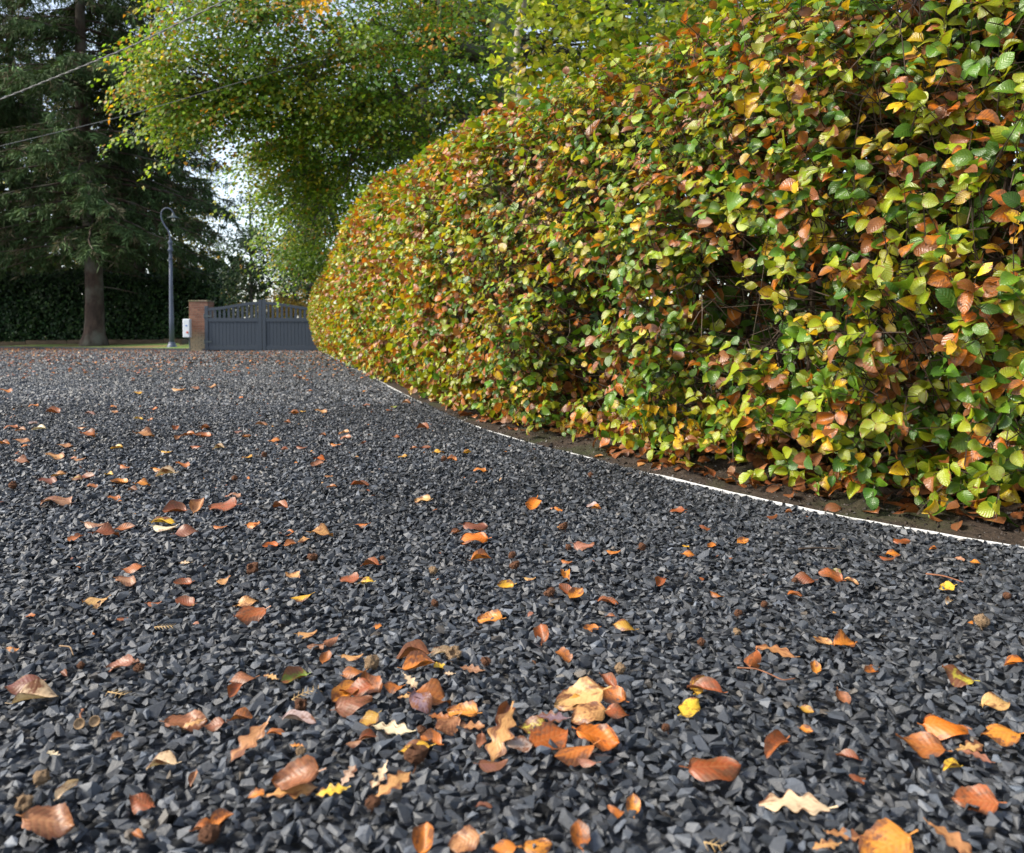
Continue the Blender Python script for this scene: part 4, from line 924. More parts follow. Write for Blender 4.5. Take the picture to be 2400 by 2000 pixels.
pxl, pxr = at(443.5, 800, 26.02)[0], at(487, 800, 26.02)[0]
make_pillar(pxl, pxr, 26.03, 0.58, 1.62, 'brick gate pillar with stained foot between cabinet and gate')

# wall cabinet with blue sticker and red button on its own post, left of the pillar
cx0, cx1 = at(428, 770, 25.75)[0], at(445, 770, 25.75)[0]; cz0, cz1 = at(430, 791.5, 25.75)[2], at(430, 748, 25.75)[2]
cab = empty('control_cabinet', ((cx0 + cx1) / 2, 25.8, 0), 'white control cabinet with red button mounted beside the brick pillar', 'cabinet')
mb = MB(); mb.box((cx0, 25.75, cz0), (cx1, 25.90, cz1)); mb.build('housing', MAT['box'], cab, bevel=0.012)
mb = MB(); mb.box((cx0 + 0.02, 25.738, cz0 + 0.02), (cx1 - 0.02, 25.7505, cz1 - 0.02)); dr_ = mb.build('door', MAT['box'], cab, bevel=0.004)
mb = MB(); mb.box((cx0 + 0.095, 25.733, cz0 + 0.36), (cx0 + 0.155, 25.7385, cz0 + 0.40)); mb.build('sticker', MAT['blue'], dr_)
mb = MB(); V0 = [(0.034 * math.cos(a), 0.034 * math.sin(a)) for a in np.linspace(0, 2 * PI, 13)[:-1]]
mb.add([(cx1 - 0.075 + a, 25.71, cz0 + 0.165 + b) for a, b in V0] + [(cx1 - 0.075 + a, 25.739, cz0 + 0.165 + b) for a, b in V0], [tuple(range(12))] + [(i, (i + 1) % 12, 12 + (i + 1) % 12, 12 + i) for i in range(12)]); mb.build('button', MAT['red'], dr_)
mb = MB(); mb.tube([(cx1 - 0.045, 25.83, -0.05), (cx1 - 0.045, 25.83, cz0 + 0.01)], 0.022, 8); mb.build('post', MAT['lampdark'], cab)

# lamp post
LY = 27.9; lf = at(403, 817, LY); LZ = lf[2]
lp_ = empty('lamp_post', (lf[0], LY, LZ), 'grey lamp post with curled swan-neck arm and dish shade', 'street lamp')
def lz(y): return at(403, y, LY)[2]
def lx(xz): return at(350 + xz / 4.376, 700, LY)[0]
def lzz(yz): return at(403, 450 + yz / 4.376, LY)[2]
cx = lf[0]
mb = MB(); mb.lathe([(0.19, -0.12), (0.19, 0.03), (0.165, 0.06), (0.15, 0.10), (0.115, 0.17), (0.10, 0.22)], 20, (cx, LY, LZ)); mb.build('base', MAT['lamp'], lp_, smooth=False)
zt = lzz(690); mb = MB(); mb.lathe([(0.085, 0.20), (0.077, 1.0), (0.062, (zt - LZ) * 0.7), (0.055, zt - LZ)], 20, (cx, LY, LZ)); mb.build('column', MAT['lamp'], lp_, smooth=True)
zc = lzz(600); mb = MB(); mb.lathe([(0.05, zt - LZ - 0.02), (0.075, zt - LZ), (0.075, zt - LZ + 0.03), (0.055, zt - LZ + 0.05), (0.05, zc - LZ - 0.06), (0.09, zc - LZ - 0.02), (0.10, zc - LZ + 0.02), (0.06, zc - LZ + 0.06), (0.055, zc - LZ + 0.20), (0.08, zc - LZ + 0.25), (0.08, zc - LZ + 0.29), (0.04, zc - LZ + 0.35)], 20, (cx, LY, LZ)); mb.build('collar', MAT['lamp'], lp_, smooth=True)
arm_px = [(214, 520), (213, 470), (205, 415), (180, 375), (152, 335), (130, 290), (121, 245), (126, 205), (148, 175), (183, 163), (218, 172), (240, 195), (249, 222)]
ap = np.array([[lx(a), LY, lzz(b)] for a, b in arm_px]); dx = cx - ap[0, 0]; ap[:, 0] += dx
fine = np.array([[np.interp(t, range(len(ap)), ap[:, k]) for k in range(3)] for t in np.linspace(0, len(ap) - 1, 40)])
for _ in range(3): fine[1:-1] = .25 * fine[:-2] + .5 * fine[1:-1] + .25 * fine[2:]
mb = MB(); mb.tube(fine, np.linspace(0.030, 0.018, 40), 10); mb.build('arm', MAT['lamp'], lp_, smooth=True)
sx_, sz_ = ap[-1, 0], ap[-1, 2]
mb = MB(); mb.lathe([(0.03, 0.04), (0.045, 0.0), (0.06, -0.05), (0.11, -0.09), (0.215, -0.135), (0.222, -0.152), (0.20, -0.147), (0.09, -0.10), (0.04, -0.07)], 24, (sx_, LY, sz_ - 0.02)); sh = mb.build('shade', MAT['lampdark'], lp_, smooth=True)
mb = MB(); mb.lathe([(0.02, -0.07), (0.035, -0.12), (0.058, -0.17), (0.062, -0.205), (0.045, -0.245), (0.012, -0.262)], 16, (sx_, LY, sz_ - 0.02)); mb.build('bulb', MAT['glass'], sh, smooth=True)

# overhead cables
def cable(name, pxs, ds, rad, strands, label):
    ctrl = np.array([at(x, y, d) for (x, y), d in zip(pxs, ds)]); t = np.linspace(0, len(ctrl) - 1, 260)
    pts = np.array([np.interp(t, range(len(ctrl)), ctrl[:, k]) for k in range(3)]).T
    for _ in range(60): pts[1:-1] = .25 * pts[:-2] + .5 * pts[1:-1] + .25 * pts[2:]
    mb = MB()
    if strands == 1: mb.tube(pts, rad, 6)
    else:
        T_ = unit(np.gradient(pts, axis=0)); A = unit(np.cross(T_, [[0, 0, 1.0]])); B = np.cross(T_, A); arc = np.concatenate([[0], np.cumsum(np.linalg.norm(np.diff(pts, axis=0), axis=1))])
        fi = np.linspace(0, arc[-1], int(arc[-1] / 0.035)); P_, A_, B_ = [np.array([np.interp(fi, arc, q[:, k]) for k in range(3)]).T for q in (pts, A, B)]
        for k in range(strands):
            an = fi * 2 * PI / 0.30 + k * 2 * PI / strands; mb.tube(P_ + rad * (np.cos(an)[:, None] * A_ + np.sin(an)[:, None] * B_), rad * 1.05, 5)
    o = mb.build(name, MAT['cable'], smooth=True); return tag(o, label, 'cable')
cable('overhead_cable', [(-900, 520), (-300, 343), (0, 234), (309, 109), (531, 0), (820, -160), (1250, -420)], [13.0, 10.0, 8.9, 8.0, 7.5, 6.9, 6.2], 0.0046, 2, 'thick twisted overhead cable crossing the top left of the view')
cable('overhead_wire', [(-700, 490), (-300, 412), (0, 343), (309, 268), (640, 170), (949, 74), (1110, 20)], [10.0, 10.8, 11.4, 12.2, 13.2, 14.6, 15.6], 0.0050, 1, 'thin overhead wire running into the beech tree')

# ================================================================== THINGS LYING ON THE GRAVEL
# x y width(px of the photo) shape colour yaw tilt ; shapes: B beech, A arched beech, C cupped beech, R rolled, O oak, S shard
FALLEN = """
223 1411 45 B t 35 25;362 1419 32 R r 15 20;434 1419 50 C r -15 25;579 1417 46 B t 20 30;587 1444 66 B r 20 42;69 1444 20 S o 0 15;286 1456 18 S r 10 15;720 1489 45 R t 10 15
773 1506 32 R b 40 25;739 1522 38 S k 10 15;27 1520 26 S o -20 25;764 1547 24 C o 80 30;280 1560 60 B k 14 20;310 1553 36 O o 0 25;149 1577 24 R b -30 25;51 1596 80 A d 8 35
82 1629 92 R c 20 20;568 1594 60 A b 12 15;634 1592 38 O t -25 25;690 1594 58 C g 25 30;552 1625 26 C r 70 40;701 1693 82 R c -4 8;438 1695 95 B b 14 30;452 1699 44 O t 30 40
499 1705 55 B b 10 30;568 1688 55 R o 12 10;274 1728 24 R t 45 30;583 1743 65 O t 60 40;648 1726 45 R o 8 8;126 1766 42 O c -30 30;379 1792 70 R c 8 20;697 1756 30 O o -15 20
158 1846 26 R c 60 30;453 1830 18 R b 80 40;691 1827 108 B b 12 42;686 1860 116 O t 12 20;777 1862 72 O y 12 32;817 1827 36 O c 70 40;331 1880 60 B r -18 32;600 1870 28 S o 20 15
118 1918 128 B b 0 44;478 1946 52 R o 12 10;520 1930 52 C o 35 25;320 1956 24 R o -30 40;1147 1444 60 B o 0 35;1269 1482 32 C r 90 50;1385 1468 38 C o 0 20;1463 1459 52 A y -25 25
1430 1438 25 R r 0 15;1425 1404 48 R r -8 10;884 1472 20 S o 30 25;966 1535 80 R b 18 12;1036 1528 50 R c 35 30;981 1564 80 C o 8 30;1030 1564 28 S y 0 15;1105 1568 55 O t -5 35
1053 1581 26 O c 0 30;825 1543 52 R t 8 10;825 1579 56 A o 12 20;869 1606 45 B r -50 40;920 1613 48 B o 10 22;962 1600 34 O c -50 35;834 1621 75 B r 8 25;830 1653 80 A b 22 25
808 1632 42 C o 60 35;1013 1634 90 B o 2 36;952 1638 42 O t 0 20;987 1651 42 B m -60 30;1082 1672 75 B o -12 36;1032 1686 56 O o -10 32;1048 1703 52 B b 42 38;1101 1709 72 O t 5 30
1128 1743 24 B b 85 35;863 1695 42 B y 35 28;918 1714 100 O c -6 25;863 1735 42 R r 22 18;829 1749 38 R t 18 12;971 1760 75 A y 6 25;1010 1743 52 C o -18 25;1156 1798 72 R b 3 25
1175 1724 80 O t 75 45;1185 1682 42 R r 85 35;1244 1707 80 B s 3 30;1293 1682 75 O m 0 30;1356 1630 115 B t 6 34;1432 1625 62 B o -40 40;1425 1592 34 R r -60 40;1379 1674 82 B t 8 48
1444 1669 62 B r -8 25;1288 1731 92 B v 28 40;1402 1728 100 B v -15 44;1219 1750 66 B m 0 28;1345 1766 100 R o 22 20;1375 1789 50 R k -20 20;1341 1651 52 B y 30 30;1322 1531 28 S o -40 25
890 1830 42 O c 75 42;922 1848 74 O t 50 32;1484 1895 32 C o 80 42;1440 1909 28 S o -50 20;1135 1901 32 R d 0 8;994 1979 46 C o 75 40;1086 1983 76 B t 20 36;1180 1998 64 A o 0 25
1261 1994 70 A o 5 28;1358 1970 44 C o 100 30;1817 1522 78 O t -30 22;1930 1507 40 C t -10 22;1981 1503 62 B o 12 36;1764 1541 34 R r 62 15;1653 1608 80 R r -20 30;1638 1601 36 B y 60 35
1618 1651 52 A y 35 42;1910 1564 24 C o 80 30;2040 1573 36 C o 20 30;2244 1585 66 B s -18 44;2377 1560 56 R v 6 15;1975 1636 30 C b 95 35;1891 1663 30 C y -25 25;1890 1709 26 C o -20 30
2335 1651 70 B t 0 25;2223 1703 108 A v 0 22;2345 1720 90 A o -10 32;2156 1745 98 B o -28 40;2274 1752 72 O t 15 32;2290 1772 50 O k -35 30;2230 1798 48 R y 10 12;1819 1747 66 R r 32 28
1985 1771 50 R r -25 12;1676 1796 128 A r 2 24;2008 1825 26 S r -20 20;1861 1884 160 O c -4 22;2286 1872 95 B r -12 44;1977 1958 78 O t -14 24;1935 1985 66 O t 5 30;2072 1983 132 B o 10 42
2230 1968 66 O t -58 26;51 1077 34 B k 0 20;131 1069 46 B t 0 10;171 1075 16 S r 0 20;187 1077 22 R t 30 15;114 1126 42 B d 0 26;137 1113 32 R t 15 15;181 1122 30 B s 0 18
206 1120 36 C r -10 28;255 1114 25 R y -15 15;293 1096 28 R o -30 18;280 1135 40 C o 8 18;335 1138 34 B o 5 20;375 1102 34 R o -5 12;387 1113 42 R c 32 15;430 1090 35 B o -15 22
390 1060 26 R y 0 10;215 1143 25 S o 0 10;131 1178 78 B t -5 14;269 1173 30 B o 0 18;312 1154 26 R t 0 8;467 1194 30 C t 85 40;410 1204 54 C r 12 28;522 1190 70 B r -5 25
549 1166 32 B k -15 22;655 1190 42 R r -5 12;225 1235 55 R t -3 14;248 1254 56 B r 14 18;295 1248 46 C r 10 20;179 1266 22 S r 80 25;383 1232 52 R y 5 8;387 1244 56 R c 5 14
436 1254 52 B d 18 26;516 1242 32 R o 8 12;594 1235 32 B o 8 24;672 1254 36 B o 0 18;754 1248 54 B t 3 26;634 1285 34 C v 28 26;680 1280 30 C o 5 25;709 1269 16 S t 60 25
309 1336 48 A r 5 28;434 1327 28 O c 10 32;297 1367 52 B t -10 24;429 1374 42 C r 10 28;686 1353 24 S t -60 25;528 1366 18 S t 60 20;705 1402 48 R y 15 14;752 1074 28 B v 0 26
743 1088 22 C k 60 30;770 1117 18 S t 20 20;579 1068 26 B y -5 15;777 1141 24 R o -5 12;990 1171 38 B t 5 26;943 1071 22 B y 0 22;1027 1060 28 B y 10 15;1095 1061 22 C y 0 14
1059 1079 22 C o -30 25;1124 1105 30 B o -8 18;844 1135 42 R r 6 15;1250 1185 30 C v 70 40;1388 1183 28 B c 0 26;1398 1191 26 R o -5 12;1307 1195 16 S o -40 30;1587 1191 34 B r -12 18
1114 1227 58 A d -3 18;1069 1245 26 C b 15 22;1110 1258 66 B v 6 36;846 1229 34 R o 6 12;1128 1301 50 R o 12 18;1368 1275 48 B k -20 26;1438 1290 34 R o 0 14;1328 1311 26 R o -10 14
867 1320 44 R r 0 14;819 1355 48 B r 0 20;857 1364 40 R y 8 18;1185 1366 40 C y 10 38;1242 1349 28 R t 5 12;1326 1378 32 C r -45 30;1350 1386 30 C o 50 30;1547 1362 22 C r 50 35
1326 1343 20 R o 95 20;1615 1298 32 B o -8 28;1607 1280 16 S y 0 25;1667 1279 22 C o 40 32;1741 1267 28 C o 30 38;1650 1235 18 S r -40 22;1810 1202 30 R r 20 15;1850 1192 20 R o 5 12
2114 1259 42 A r 4 22;2187 1279 20 R o 12 14;2095 1292 36 B o 0 20;2080 1303 36 R r -4 14;1886 1355 46 A r -15 42;1947 1349 46 B r -40 44;1958 1342 20 R g -45 30;1996 1364 26 R t -40 20
2219 1374 36 B y 8 40;1863 1395 34 R o -8 14;1678 1391 24 R o -50 28;2225 1412 22 R c 40 25;2248 1304 16 S k -40 25;2290 1313 14 S o -60 25;15 914 30 B o 0 14;78 950 22 B o 0 16
124 966 34 C r 0 16;324 919 20 B y 0 20;495 907 25 B t -15 20;419 912 32 R t 5 12;459 910 20 B k 0 14;360 956 18 B v 0 20;269 966 18 B t -10 16;265 953 14 S o 0 16
564 932 10 S v 0 20;211 971 24 R k 0 12;91 1006 34 R c 0 8;78 992 14 S c 40 20;48 1008 28 R t 0 12;25 1000 30 B r 12 14;53 1033 34 B t 0 20;208 1021 38 B r -10 18
154 1046 30 B t 8 14;11 1039 25 R o 0 10;61 1046 20 S o 0 12;341 1019 42 B t 5 18;442 1019 32 R o 0 12;476 1022 38 C r 5 16;413 1006 16 C r 85 35;417 1028 14 C t 80 30
459 1046 28 R r -5 14;512 1047 26 R c 15 14;274 1052 30 R y 0 6;350 985 18 B o 0 20;324 983 22 R y 8 12;192 1006 22 R t 0 8;482 1002 22 R r 15 14;579 1022 22 C o 5 14
558 1010 20 R k 8 14;613 994 28 R t 5 12;646 1030 32 B o 0 18;667 1051 18 C r 0 22;707 1046 26 R r -5 14;690 970 24 C o -10 20;754 964 28 B t -5 18;710 965 14 R y 0 12
674 990 16 R o 0 14;726 916 14 R o 0 12;787 1041 25 R o 0 12;756 1019 16 R o 0 12;805 1013 24 B t 0 18;809 1025 26 B k 0 20;930 1022 18 B r -10 18;852 1039 16 R r 0 12
969 1051 18 R o 0 14;999 1051 26 C r 5 16;990 997 32 R r -10 12;953 946 22 R t 0 12;923 953 20 R g 10 14;911 961 14 S r 0 16;858 950 16 S k 0 14;856 918 12 S o 0 14
"""
LCOL = {'t': ((0.50, 0.25, 0.085, .40), 'tan'), 'o': ((0.52, 0.165, 0.018, .40), 'orange'), 'v': ((0.58, 0.145, 0.010, .36), 'bright orange'), 'r': ((0.33, 0.085, 0.018, .42), 'rust-red'), 'b': ((0.29, 0.105, 0.042, .45), 'brown'),
        'd': ((0.17, 0.048, 0.025, .4), 'dark red-brown'), 'c': ((0.60, 0.44, 0.27, .36), 'cream'), 'y': ((0.62, 0.34, 0.025, .40), 'golden yellow'), 'k': ((0.38, 0.17, 0.095, .4), 'pinkish brown'), 'g': ((0.17, 0.30, 0.015, .46), 'green'),
        'm': ((0.30, 0.19, 0.15, .4), 'greyish mauve'), 's': ((0.42, 0.31, 0.03, .52), 'speckled yellow')}
SHAPE = {'B': 'flat beech leaf', 'A': 'arched beech leaf', 'C': 'cupped beech leaf', 'R': 'curled narrow leaf', 'O': 'lobed oak leaf', 'S': 'torn leaf scrap'}
def bo(w, k=44): return lambda u: beech_out(u, w) * (1 + 0.05 * math.sin(u * k) + 0.07 * math.sin(u * 11 + k))
FT = {'B': [grid_leaf(bo(.35), 14, 7, .10, .12, 0, .15, .25, .14, 1), grid_leaf(bo(.37, 37), 14, 7, -.05, .2, .2, .17, -.45, .18, 2, .16), grid_leaf(bo(.32, 51), 14, 7, .2, -.15, 0, .16, .5, .12, 3, -.2),
            grid_leaf(bo(.36, 40), 14, 7, .05, -.2, -.3, .20, .35, .15, 21, .12), grid_leaf(bo(.33, 33), 14, 7, .12, .25, .4, .22, -.6, .16, 22, -.14)],
      'A': [grid_leaf(bo(.34), 14, 7, -.05, .38, -.15, .12, .3, .18, 4), grid_leaf(bo(.33), 14, 7, -.08, .30, -.2, .14, -.45, .14, 5, .16)],
      'C': [grid_leaf(bo(.35), 14, 7, .2, -.45, .4, .07, .25, .16, 6), grid_leaf(bo(.36), 14, 7, .3, -.35, .6, .08, -.4, .12, 7)],
      'R': [grid_leaf(bo(.26), 14, 7, .25, .15, 1.4, .07, .5, .14, 8), grid_leaf(bo(.25), 14, 7, -.1, -.12, -.6, .07, -.5, .16, 9, .1), grid_leaf(bo(.22), 14, 7, .5, .12, .8, .09, .7, .1, 10)],
      'O': [grid_leaf(oak_out, 30, 5, .08, .10, .15, .06, .15, .10, 11), grid_leaf(oak_out, 30, 5, -.06, .18, .2, .07, -.2, .12, 12, .08), grid_leaf(oak_out, 30, 5, .15, -.18, .15, .08, .25, .10, 13, -.1)],
      'S': [grid_leaf(lambda u: 0.36 * (0.35 + 0.65 * math.sin(PI * min(1, u * .8 + .12)) ** .6) * (1 + .12 * math.sin(u * 17)), 6, 4, .2, .3, .3, .12, .3, 0, 14), grid_leaf(lambda u: 0.30 * (0.5 + 0.5 * math.cos(u * 2.4)) + .05, 6, 4, -.2, -.3, .3, .12, -.3, 0, 15)]}
ORD = ['first', 'second', 'third', 'fourth', 'fifth', 'sixth', 'seventh', 'eighth', 'ninth', 'tenth', 'eleventh', 'twelfth', 'thirteenth', 'fourteenth', 'fifteenth', 'sixteenth', 'seventeenth', 'eighteenth', 'nineteenth', 'twentieth']
def band(py):
    return ('along the bottom edge' if py > 1880 else 'on the nearest gravel' if py > 1690 else 'on the gravel around the leaf heap' if py > 1540 else 'on gravel behind the leaf heap' if py > 1330
            else 'on gravel level with hedge foot' if py > 1130 else 'on gravel halfway to the gate' if py > 990 else 'on the distant gravel')
leaf_meshes = {}
def fallen_mesh(sh, k, c, v):
    key = (sh, k, c, v)
    if key not in leaf_meshes:
        tv, tf, tl = FT[sh][k]; tl = tl.copy(); tl[:, 2] = RNG.random(); col = np.array(LCOL[c][0]); col[:3] *= np.array(((0.80, 0.72, 0.8), (1.0, 1.0, 1.0), (1.08, 1.25, 1.3), (0.62, 0.60, 0.9))[v])
        leaf_meshes[key] = tri_mesh('fallen_leaf', tv - [0.5, 0, 0], tf, MAT['fallen'], smooth=True, tint=np.tile(col, (len(tv), 1)), lp=tl)
    return leaf_meshes[key]
recs = []
ents = [e.split() for ln in FALLEN.strip().splitlines() for e in ln.split(';') if e.strip()]
ents.sort(key=lambda e: float(e[0]))
taken = []
def layer_z(x, y, rad):
    """how many leaves already lie under this spot"""
    return sum(1 for (a, b, r_) in taken if (a - x) ** 2 + (b - y) ** 2 < (0.5 * (r_ + rad)) ** 2)
def drop_leaf(px, py, w, sh, c, yaw, tilt):
    g = on_ground(px, py, 0.012); d = g[1]; ya = R(yaw + RNG.normal(0, 4)); rat = 0.45 if sh == 'R' else 0.62
    Lf = w * d / FPX / max(abs(math.cos(ya)), rat * abs(math.sin(ya))); Lf = float(np.clip(Lf * 1.0, 0.016, 0.115))
    k = int(RNG.integers(0, len(FT[sh]))); me = fallen_mesh(sh, k, c, int(RNG.choice(4, p=[.28, .36, .22, .14])))
    if RNG.random() < 0.5: ya += PI
    # pieces lying on the heap face the sky and lean on the stones towards the viewer
    Rm = Matrix.Rotation(R(tilt * 0.68), 3, 'X') @ Matrix.Rotation(ya, 3, 'Z') @ Matrix.Rotation(RNG.normal(0, .06), 3, 'X')
    M = np.array(Rm) * Lf; tv = FT[sh][k][0] - [0.5, 0, 0]; Z = tv @ M.T; zmin, zmax = np.percentile(Z[:, 2], 6), Z[:, 2].max()
    lay = layer_z(g[0], g[1], Lf * 0.6); zc = 0.006 - zmin + 0.005 * min(lay, 4)
    g = on_ground(px, py, zc + 0.3 * (zmax + zmin) * 0.5); taken.append((g[0], g[1], Lf * 0.6))
    o = bpy.data.objects.new('fallen_leaf', me); COL.objects.link(o); m4 = np.eye(4); m4[:3, :3] = M; m4[:3, 3] = (g[0], g[1], zc + gravel_height(g[0], g[1])); o.matrix_basis = Matrix(m4.tolist())
    recs.append((o, px, py, sh, c, Lf))
for e in ents: drop_leaf(float(e[0]), float(e[1]), float(e[2]), e[3], e[4], float(e[5]), float(e[6]))
# distant leaves: single things while they can still be told apart
nfar = max(0, 296 - len(recs)); fx = RNG.uniform(0, 1000, nfar * 4); fy = RNG.uniform(868, 990, nfar * 4); cnt = 0
for x_, y_ in zip(fx, fy):
    if cnt >= nfar: break
    if on_ground(x_, y_)[0] > edge_x_at(on_ground(x_, y_)[1]) - 0.15: continue
    drop_leaf(x_, y_, RNG.uniform(12, 22), str(RNG.choice(list('BBRRCS'))), str(RNG.choice(list('tortrtok'))), RNG.normal(0, 25), RNG.uniform(8, 20)); cnt += 1
groups = {}
for r_ in recs: groups.setdefault((LCOL[r_[4]][1], SHAPE[r_[3]], band(r_[2])), []).append(r_)
for (cn, sn, bn), rs in groups.items():
    rs.sort(key=lambda r: r[1])
    for i, r_ in enumerate(rs):
        lab = f'{cn} {sn} {bn}' if len(rs) == 1 else f'{ORD[min(i, 19)]} {cn} {sn} from the left {bn}'
        tag(r_[0], lab, 'leaf', 'fallen leaves on the gravel drive')
# specks of leaf beyond counting, thickest near the gate and kerb
def in_drive(P): return (P[:, 0] < edge_x_at(P[:, 1]) - 0.05) & (P[:, 1] < np.interp(-P[:, 0], [6.3, 9.75, 11.6, 14.5, 20.6, 30], [25.85, 25.85, 26.8, 28.5, 32.1, 37.9]))
P = np.column_stack([RNG.uniform(-22, 0, 9500), 8.5 + 24 * RNG.random(9500) ** 0.8]); P = P[in_drive(P)]
Q = np.column_stack([RNG.uniform(-4, 2, 900), RNG.uniform(0.9, 9, 900)]); Q = Q[in_drive(Q) & (np.abs(Q[:, 0]) < 0.7 * Q[:, 1])][:420]
n1, n2 = len(P), len(Q); A = np.vstack([P, Q]); n_ = n1 + n2
sz = np.concatenate([RNG.uniform(0.03, 0.075, n1), RNG.uniform(0.006, 0.016, n2)])
M = frames(rand_dir(n_) * [1, 1, .25], rand_dir(n_) * .4 + [0, 0, 1]) * sz[:, None, None]
V, F, T, L_ = scatter(LEAF2, RNG.integers(0, 3, n_), M, np.column_stack([A, 0.014 + gravel_height(A[:, 0], A[:, 1])]), pick([LCOL[k][0] for k in 'tork'], [.25, .25, .3, .2], n_), RNG.random(n_))
o = link('scattered_leaves', tri_mesh('scattered_leaves', V, F, MAT['fallen'], smooth=True, tint=T, lp=L_)); tag(o, 'specks of autumn leaf scattered over the far gravel and between stones', 'leaf litter', kind='stuff')

# ---- beech husks
def burr(seed, open_):
    rg = np.random.default_rng(seed); bm = bmesh.new(); bmesh.ops.create_icosphere(bm, subdivisions=3, radius=0.5)
    for v in bm.verts:
        a = math.atan2(v.co.y, v.co.x); lob = 1 + 0.10 * math.cos(4 * a) * (v.co.z > -0.2); s_ = lob * (1 + abs(rg.normal(0, 0.13)))
        v.co *= s_; v.co.z *= 0.85
        if open_ and v.co.z > 0.15: v.co.z -= 0.35 * (v.co.z - 0.1); v.co.x *= 1.1; v.co.y *= 1.1
        if open_ and math.hypot(v.co.x, v.co.y) < 0.22 and v.co.z > 0: v.co.z -= 0.35
    bm.normal_update()
    for f in rg.choice(len(bm.verts), 150, replace=False):       # bristles
        bm.verts.ensure_lookup_table(); v = bm.verts[int(f)]; n_ = v.normal.copy(); t = n_.orthogonal().normalized() * 0.02; e = v.co + n_ * rg.uniform(.06, .14) + Vector(rg.normal(0, .03, 3))
        a_, b_, c_ = bm.verts.new(v.co + t), bm.verts.new(v.co - t), bm.verts.new(e); bm.faces.new((a_, b_, c_))
    st = [(0, 0, -0.45), (0.1, 0.02, -0.75), (0.25, 0.05, -0.95)]
    for p, q in zip(st[:-1], st[1:]):
        vs = [bm.verts.new(Vector(p) + Vector((dx, dy, 0)) * .05) for dx, dy in ((1, 0), (-.5, .9), (-.5, -.9))] + [bm.verts.new(Vector(q) + Vector((dx, dy, 0)) * .045) for dx, dy in ((1, 0), (-.5, .9), (-.5, -.9))]
        for j in range(3): bm.faces.new((vs[j], vs[(j + 1) % 3], vs[3 + (j + 1) % 3], vs[3 + j]))
    me = bpy.data.meshes.new('beech_husk'); bm.to_mesh(me); bm.free(); return me
HM = []
for k, (op, mt) in enumerate(((0, 'husk'), (1, 'husk'), (0, 'husk_pale'), (1, 'husk_pale'))): me = burr(40 + k, op); me.materials.append(MAT[mt]); HM.append(me)
HUSKS = [(326, 1571, 26, 0), (190, 1564, 14, 0), (705, 1663, 32, 1), (705, 1773, 28, 2), (97, 1821, 40, 2), (57, 1880, 40, 3), (491, 1964, 52, 0), (1019, 1413, 20, 0), (1063, 1535, 38, 3), (1139, 1552, 26, 1), (872, 1560, 40, 2), (975, 1777, 62, 1), (990, 1722, 28, 1),
         (1453, 1565, 28, 2), (874, 1897, 38, 0), (1560, 1710, 16, 0), (2301, 1463, 36, 2), (1730, 1438, 20, 0), (1728, 1480, 20, 3), (1644, 1503, 20, 0), (30, 1136, 22, 0), (619, 1064, 15, 0), (550, 1124, 15, 0), (733, 1309, 26, 1), (592, 1340, 32, 1),
         (1040, 1079, 15, 0), (1015, 1334, 22, 2), (1200, 1298, 20, 0), (1206, 1320, 26, 1), (1288, 1383, 28, 1), (897, 1308, 14, 0), (1332, 1281, 16, 0), (1505, 1282, 20, 0), (1320, 1233, 24, 1), (1384, 1112, 13, 0), (1863, 1364, 16, 0), (1791, 1419, 18, 0), (2360, 1398, 20, 0)]
hr = []
for x_, y_, w, k in HUSKS:
    g = on_ground(x_, y_ + w * .3, 0.004); s_ = float(np.clip(w * g[1] / FPX * 0.82, 0.009, 0.022)); o = bpy.data.objects.new('beech_husk', HM[k]); COL.objects.link(o); o.scale = (s_,) * 3
    o.location = (g[0], g[1], 0.006 + s_ * 0.36 + gravel_height(g[0], g[1])); o.rotation_euler = (RNG.normal(0, .7), RNG.normal(0, .7), RNG.uniform(0, 6.28)); hr.append((o, x_, y_, k))
gg = {}
for r_ in hr: gg.setdefault((('spiky dark brown', 'open dark brown', 'spiky pale brown', 'open pale brown')[r_[3]], band(r_[2])), []).append(r_)
for (ad, bn), rs in gg.items():
    rs.sort(key=lambda r: r[1])
    for i, r_ in enumerate(rs): tag(r_[0], f'{ad} beech husk {bn}' if len(rs) == 1 else f'{ORD[i]} {ad} beech husk from the left {bn}', 'husk', 'beech husks on the gravel')
# ---- acorn caps
for (x_, y_, w, stem, lab) in ((187, 1712, 26, True, 'grey-brown acorn cup with long bent stalk on gravel'), (223, 1706, 26, False, 'grey-brown acorn cup without stalk beside the stalked one')):
    g = on_ground(x_, y_, 0.008); r_ = w * g[1] / FPX / 2; root = empty('acorn_cup', (g[0], g[1], 0.012), lab, 'acorn cup', 'acorn cups on the gravel'); mb = MB()
    mb.lathe([(0.1 * r_, -0.7 * r_), (.6 * r_, -.6 * r_), (.92 * r_, -.2 * r_), (r_, .2 * r_), (.9 * r_, .25 * r_), (.7 * r_, -.1 * r_), (.2 * r_, -.35 * r_)], 16); c_ = mb.build('cup', MAT['husk_pale'], smooth=True); c_.location = (g[0], g[1], 0.016); c_.rotation_euler = (R(60), R(15), 0); child(c_, root)
    if stem:
        mb = MB(); mb.tube([(g[0], g[1] + .004, .018), (g[0] - .006, g[1] + .012, .022), (g[0] - .010, g[1] + .028, .020), (g[0] - .017, g[1] + .036, .016)], 0.0011, 6); mb.build('stalk', MAT['twig_red'], root)
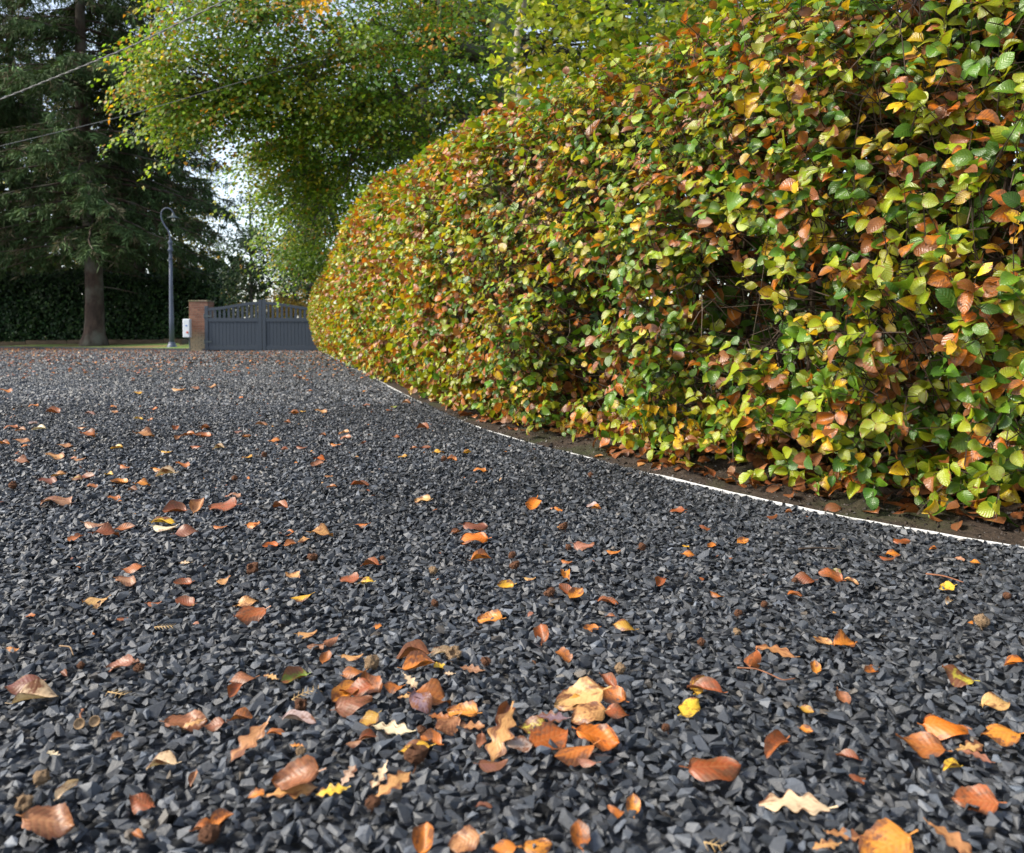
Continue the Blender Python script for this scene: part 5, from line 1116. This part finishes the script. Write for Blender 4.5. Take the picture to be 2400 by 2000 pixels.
# ---- twigs and sprigs
def twig(name, pts_px, rad, mat, label, cat='twig', side=0):
    pts = np.array([on_ground(x_, y_, z_) for x_, y_, z_ in pts_px]); mb = MB(); t = np.linspace(0, len(pts) - 1, 4 * len(pts)); f = np.array([np.interp(t, range(len(pts)), pts[:, k]) for k in range(3)]).T; f[1:-1] = (f[:-2] + 2 * f[1:-1] + f[2:]) / 4
    mb.tube(f, np.linspace(rad, rad * .6, len(f)), 6)
    for k in range(side):
        a = f[int((k + .5) / side * len(f))]; d = unit(f[-1] - f[0]); s_ = np.array([-d[1], d[0], .15]) * (1 if k % 2 else -1); mb.tube([a, a + (d * .6 + s_) * 0.009], [rad * .7, rad * .3], 4)
    o = mb.build(name, MAT[mat], smooth=True); tag(o, label, cat)
twig('fallen_twig', [(1728, 1565, .016), (1770, 1567, .018), (1800, 1578, .016), (1835, 1595, .014), (1864, 1590, .016)], 0.0011, 'twig_red', 'long thin reddish stalk curving over gravel below the oak leaf')
twig('fallen_twig', [(2170, 1345, .016), (2213, 1350, .017), (2258, 1365, .014)], 0.0018, 'twig_red', 'reddish twig on gravel above the golden pleated leaf')
twig('fallen_twig', [(1872, 1287, .016), (1916, 1284, .014), (1962, 1287, .014)], 0.0022, 'twig', 'dark twig lying level on gravel near the edging')
twig('fallen_twig', [(140, 1514, .014), (165, 1516, .018), (172, 1536, .012)], 0.0013, 'husk_pale', 'small bent grey twig on gravel at the left')
twig('conifer_sprig', [(362, 1470, .014), (383, 1469, .016), (404, 1467, .014)], 0.0008, 'straw', 'straw-coloured conifer sprig on gravel below the cupped rust leaf', 'sprig', 12)
twig('conifer_sprig', [(684, 1640, .012), (712, 1624, .016), (746, 1616, .014)], 0.0008, 'straw', 'straw-coloured conifer sprig beside the dark upright husk', 'sprig', 12)
twig('conifer_sprig', [(253, 1622, .012), (290, 1628, .014)], 0.0008, 'straw', 'short straw-coloured sprig right of the cream curled leaf', 'sprig', 8)
twig('conifer_sprig', [(1650, 1974, .014), (1690, 1984, .014)], 0.0008, 'straw', 'short yellow sprig near the bottom edge', 'sprig', 6)
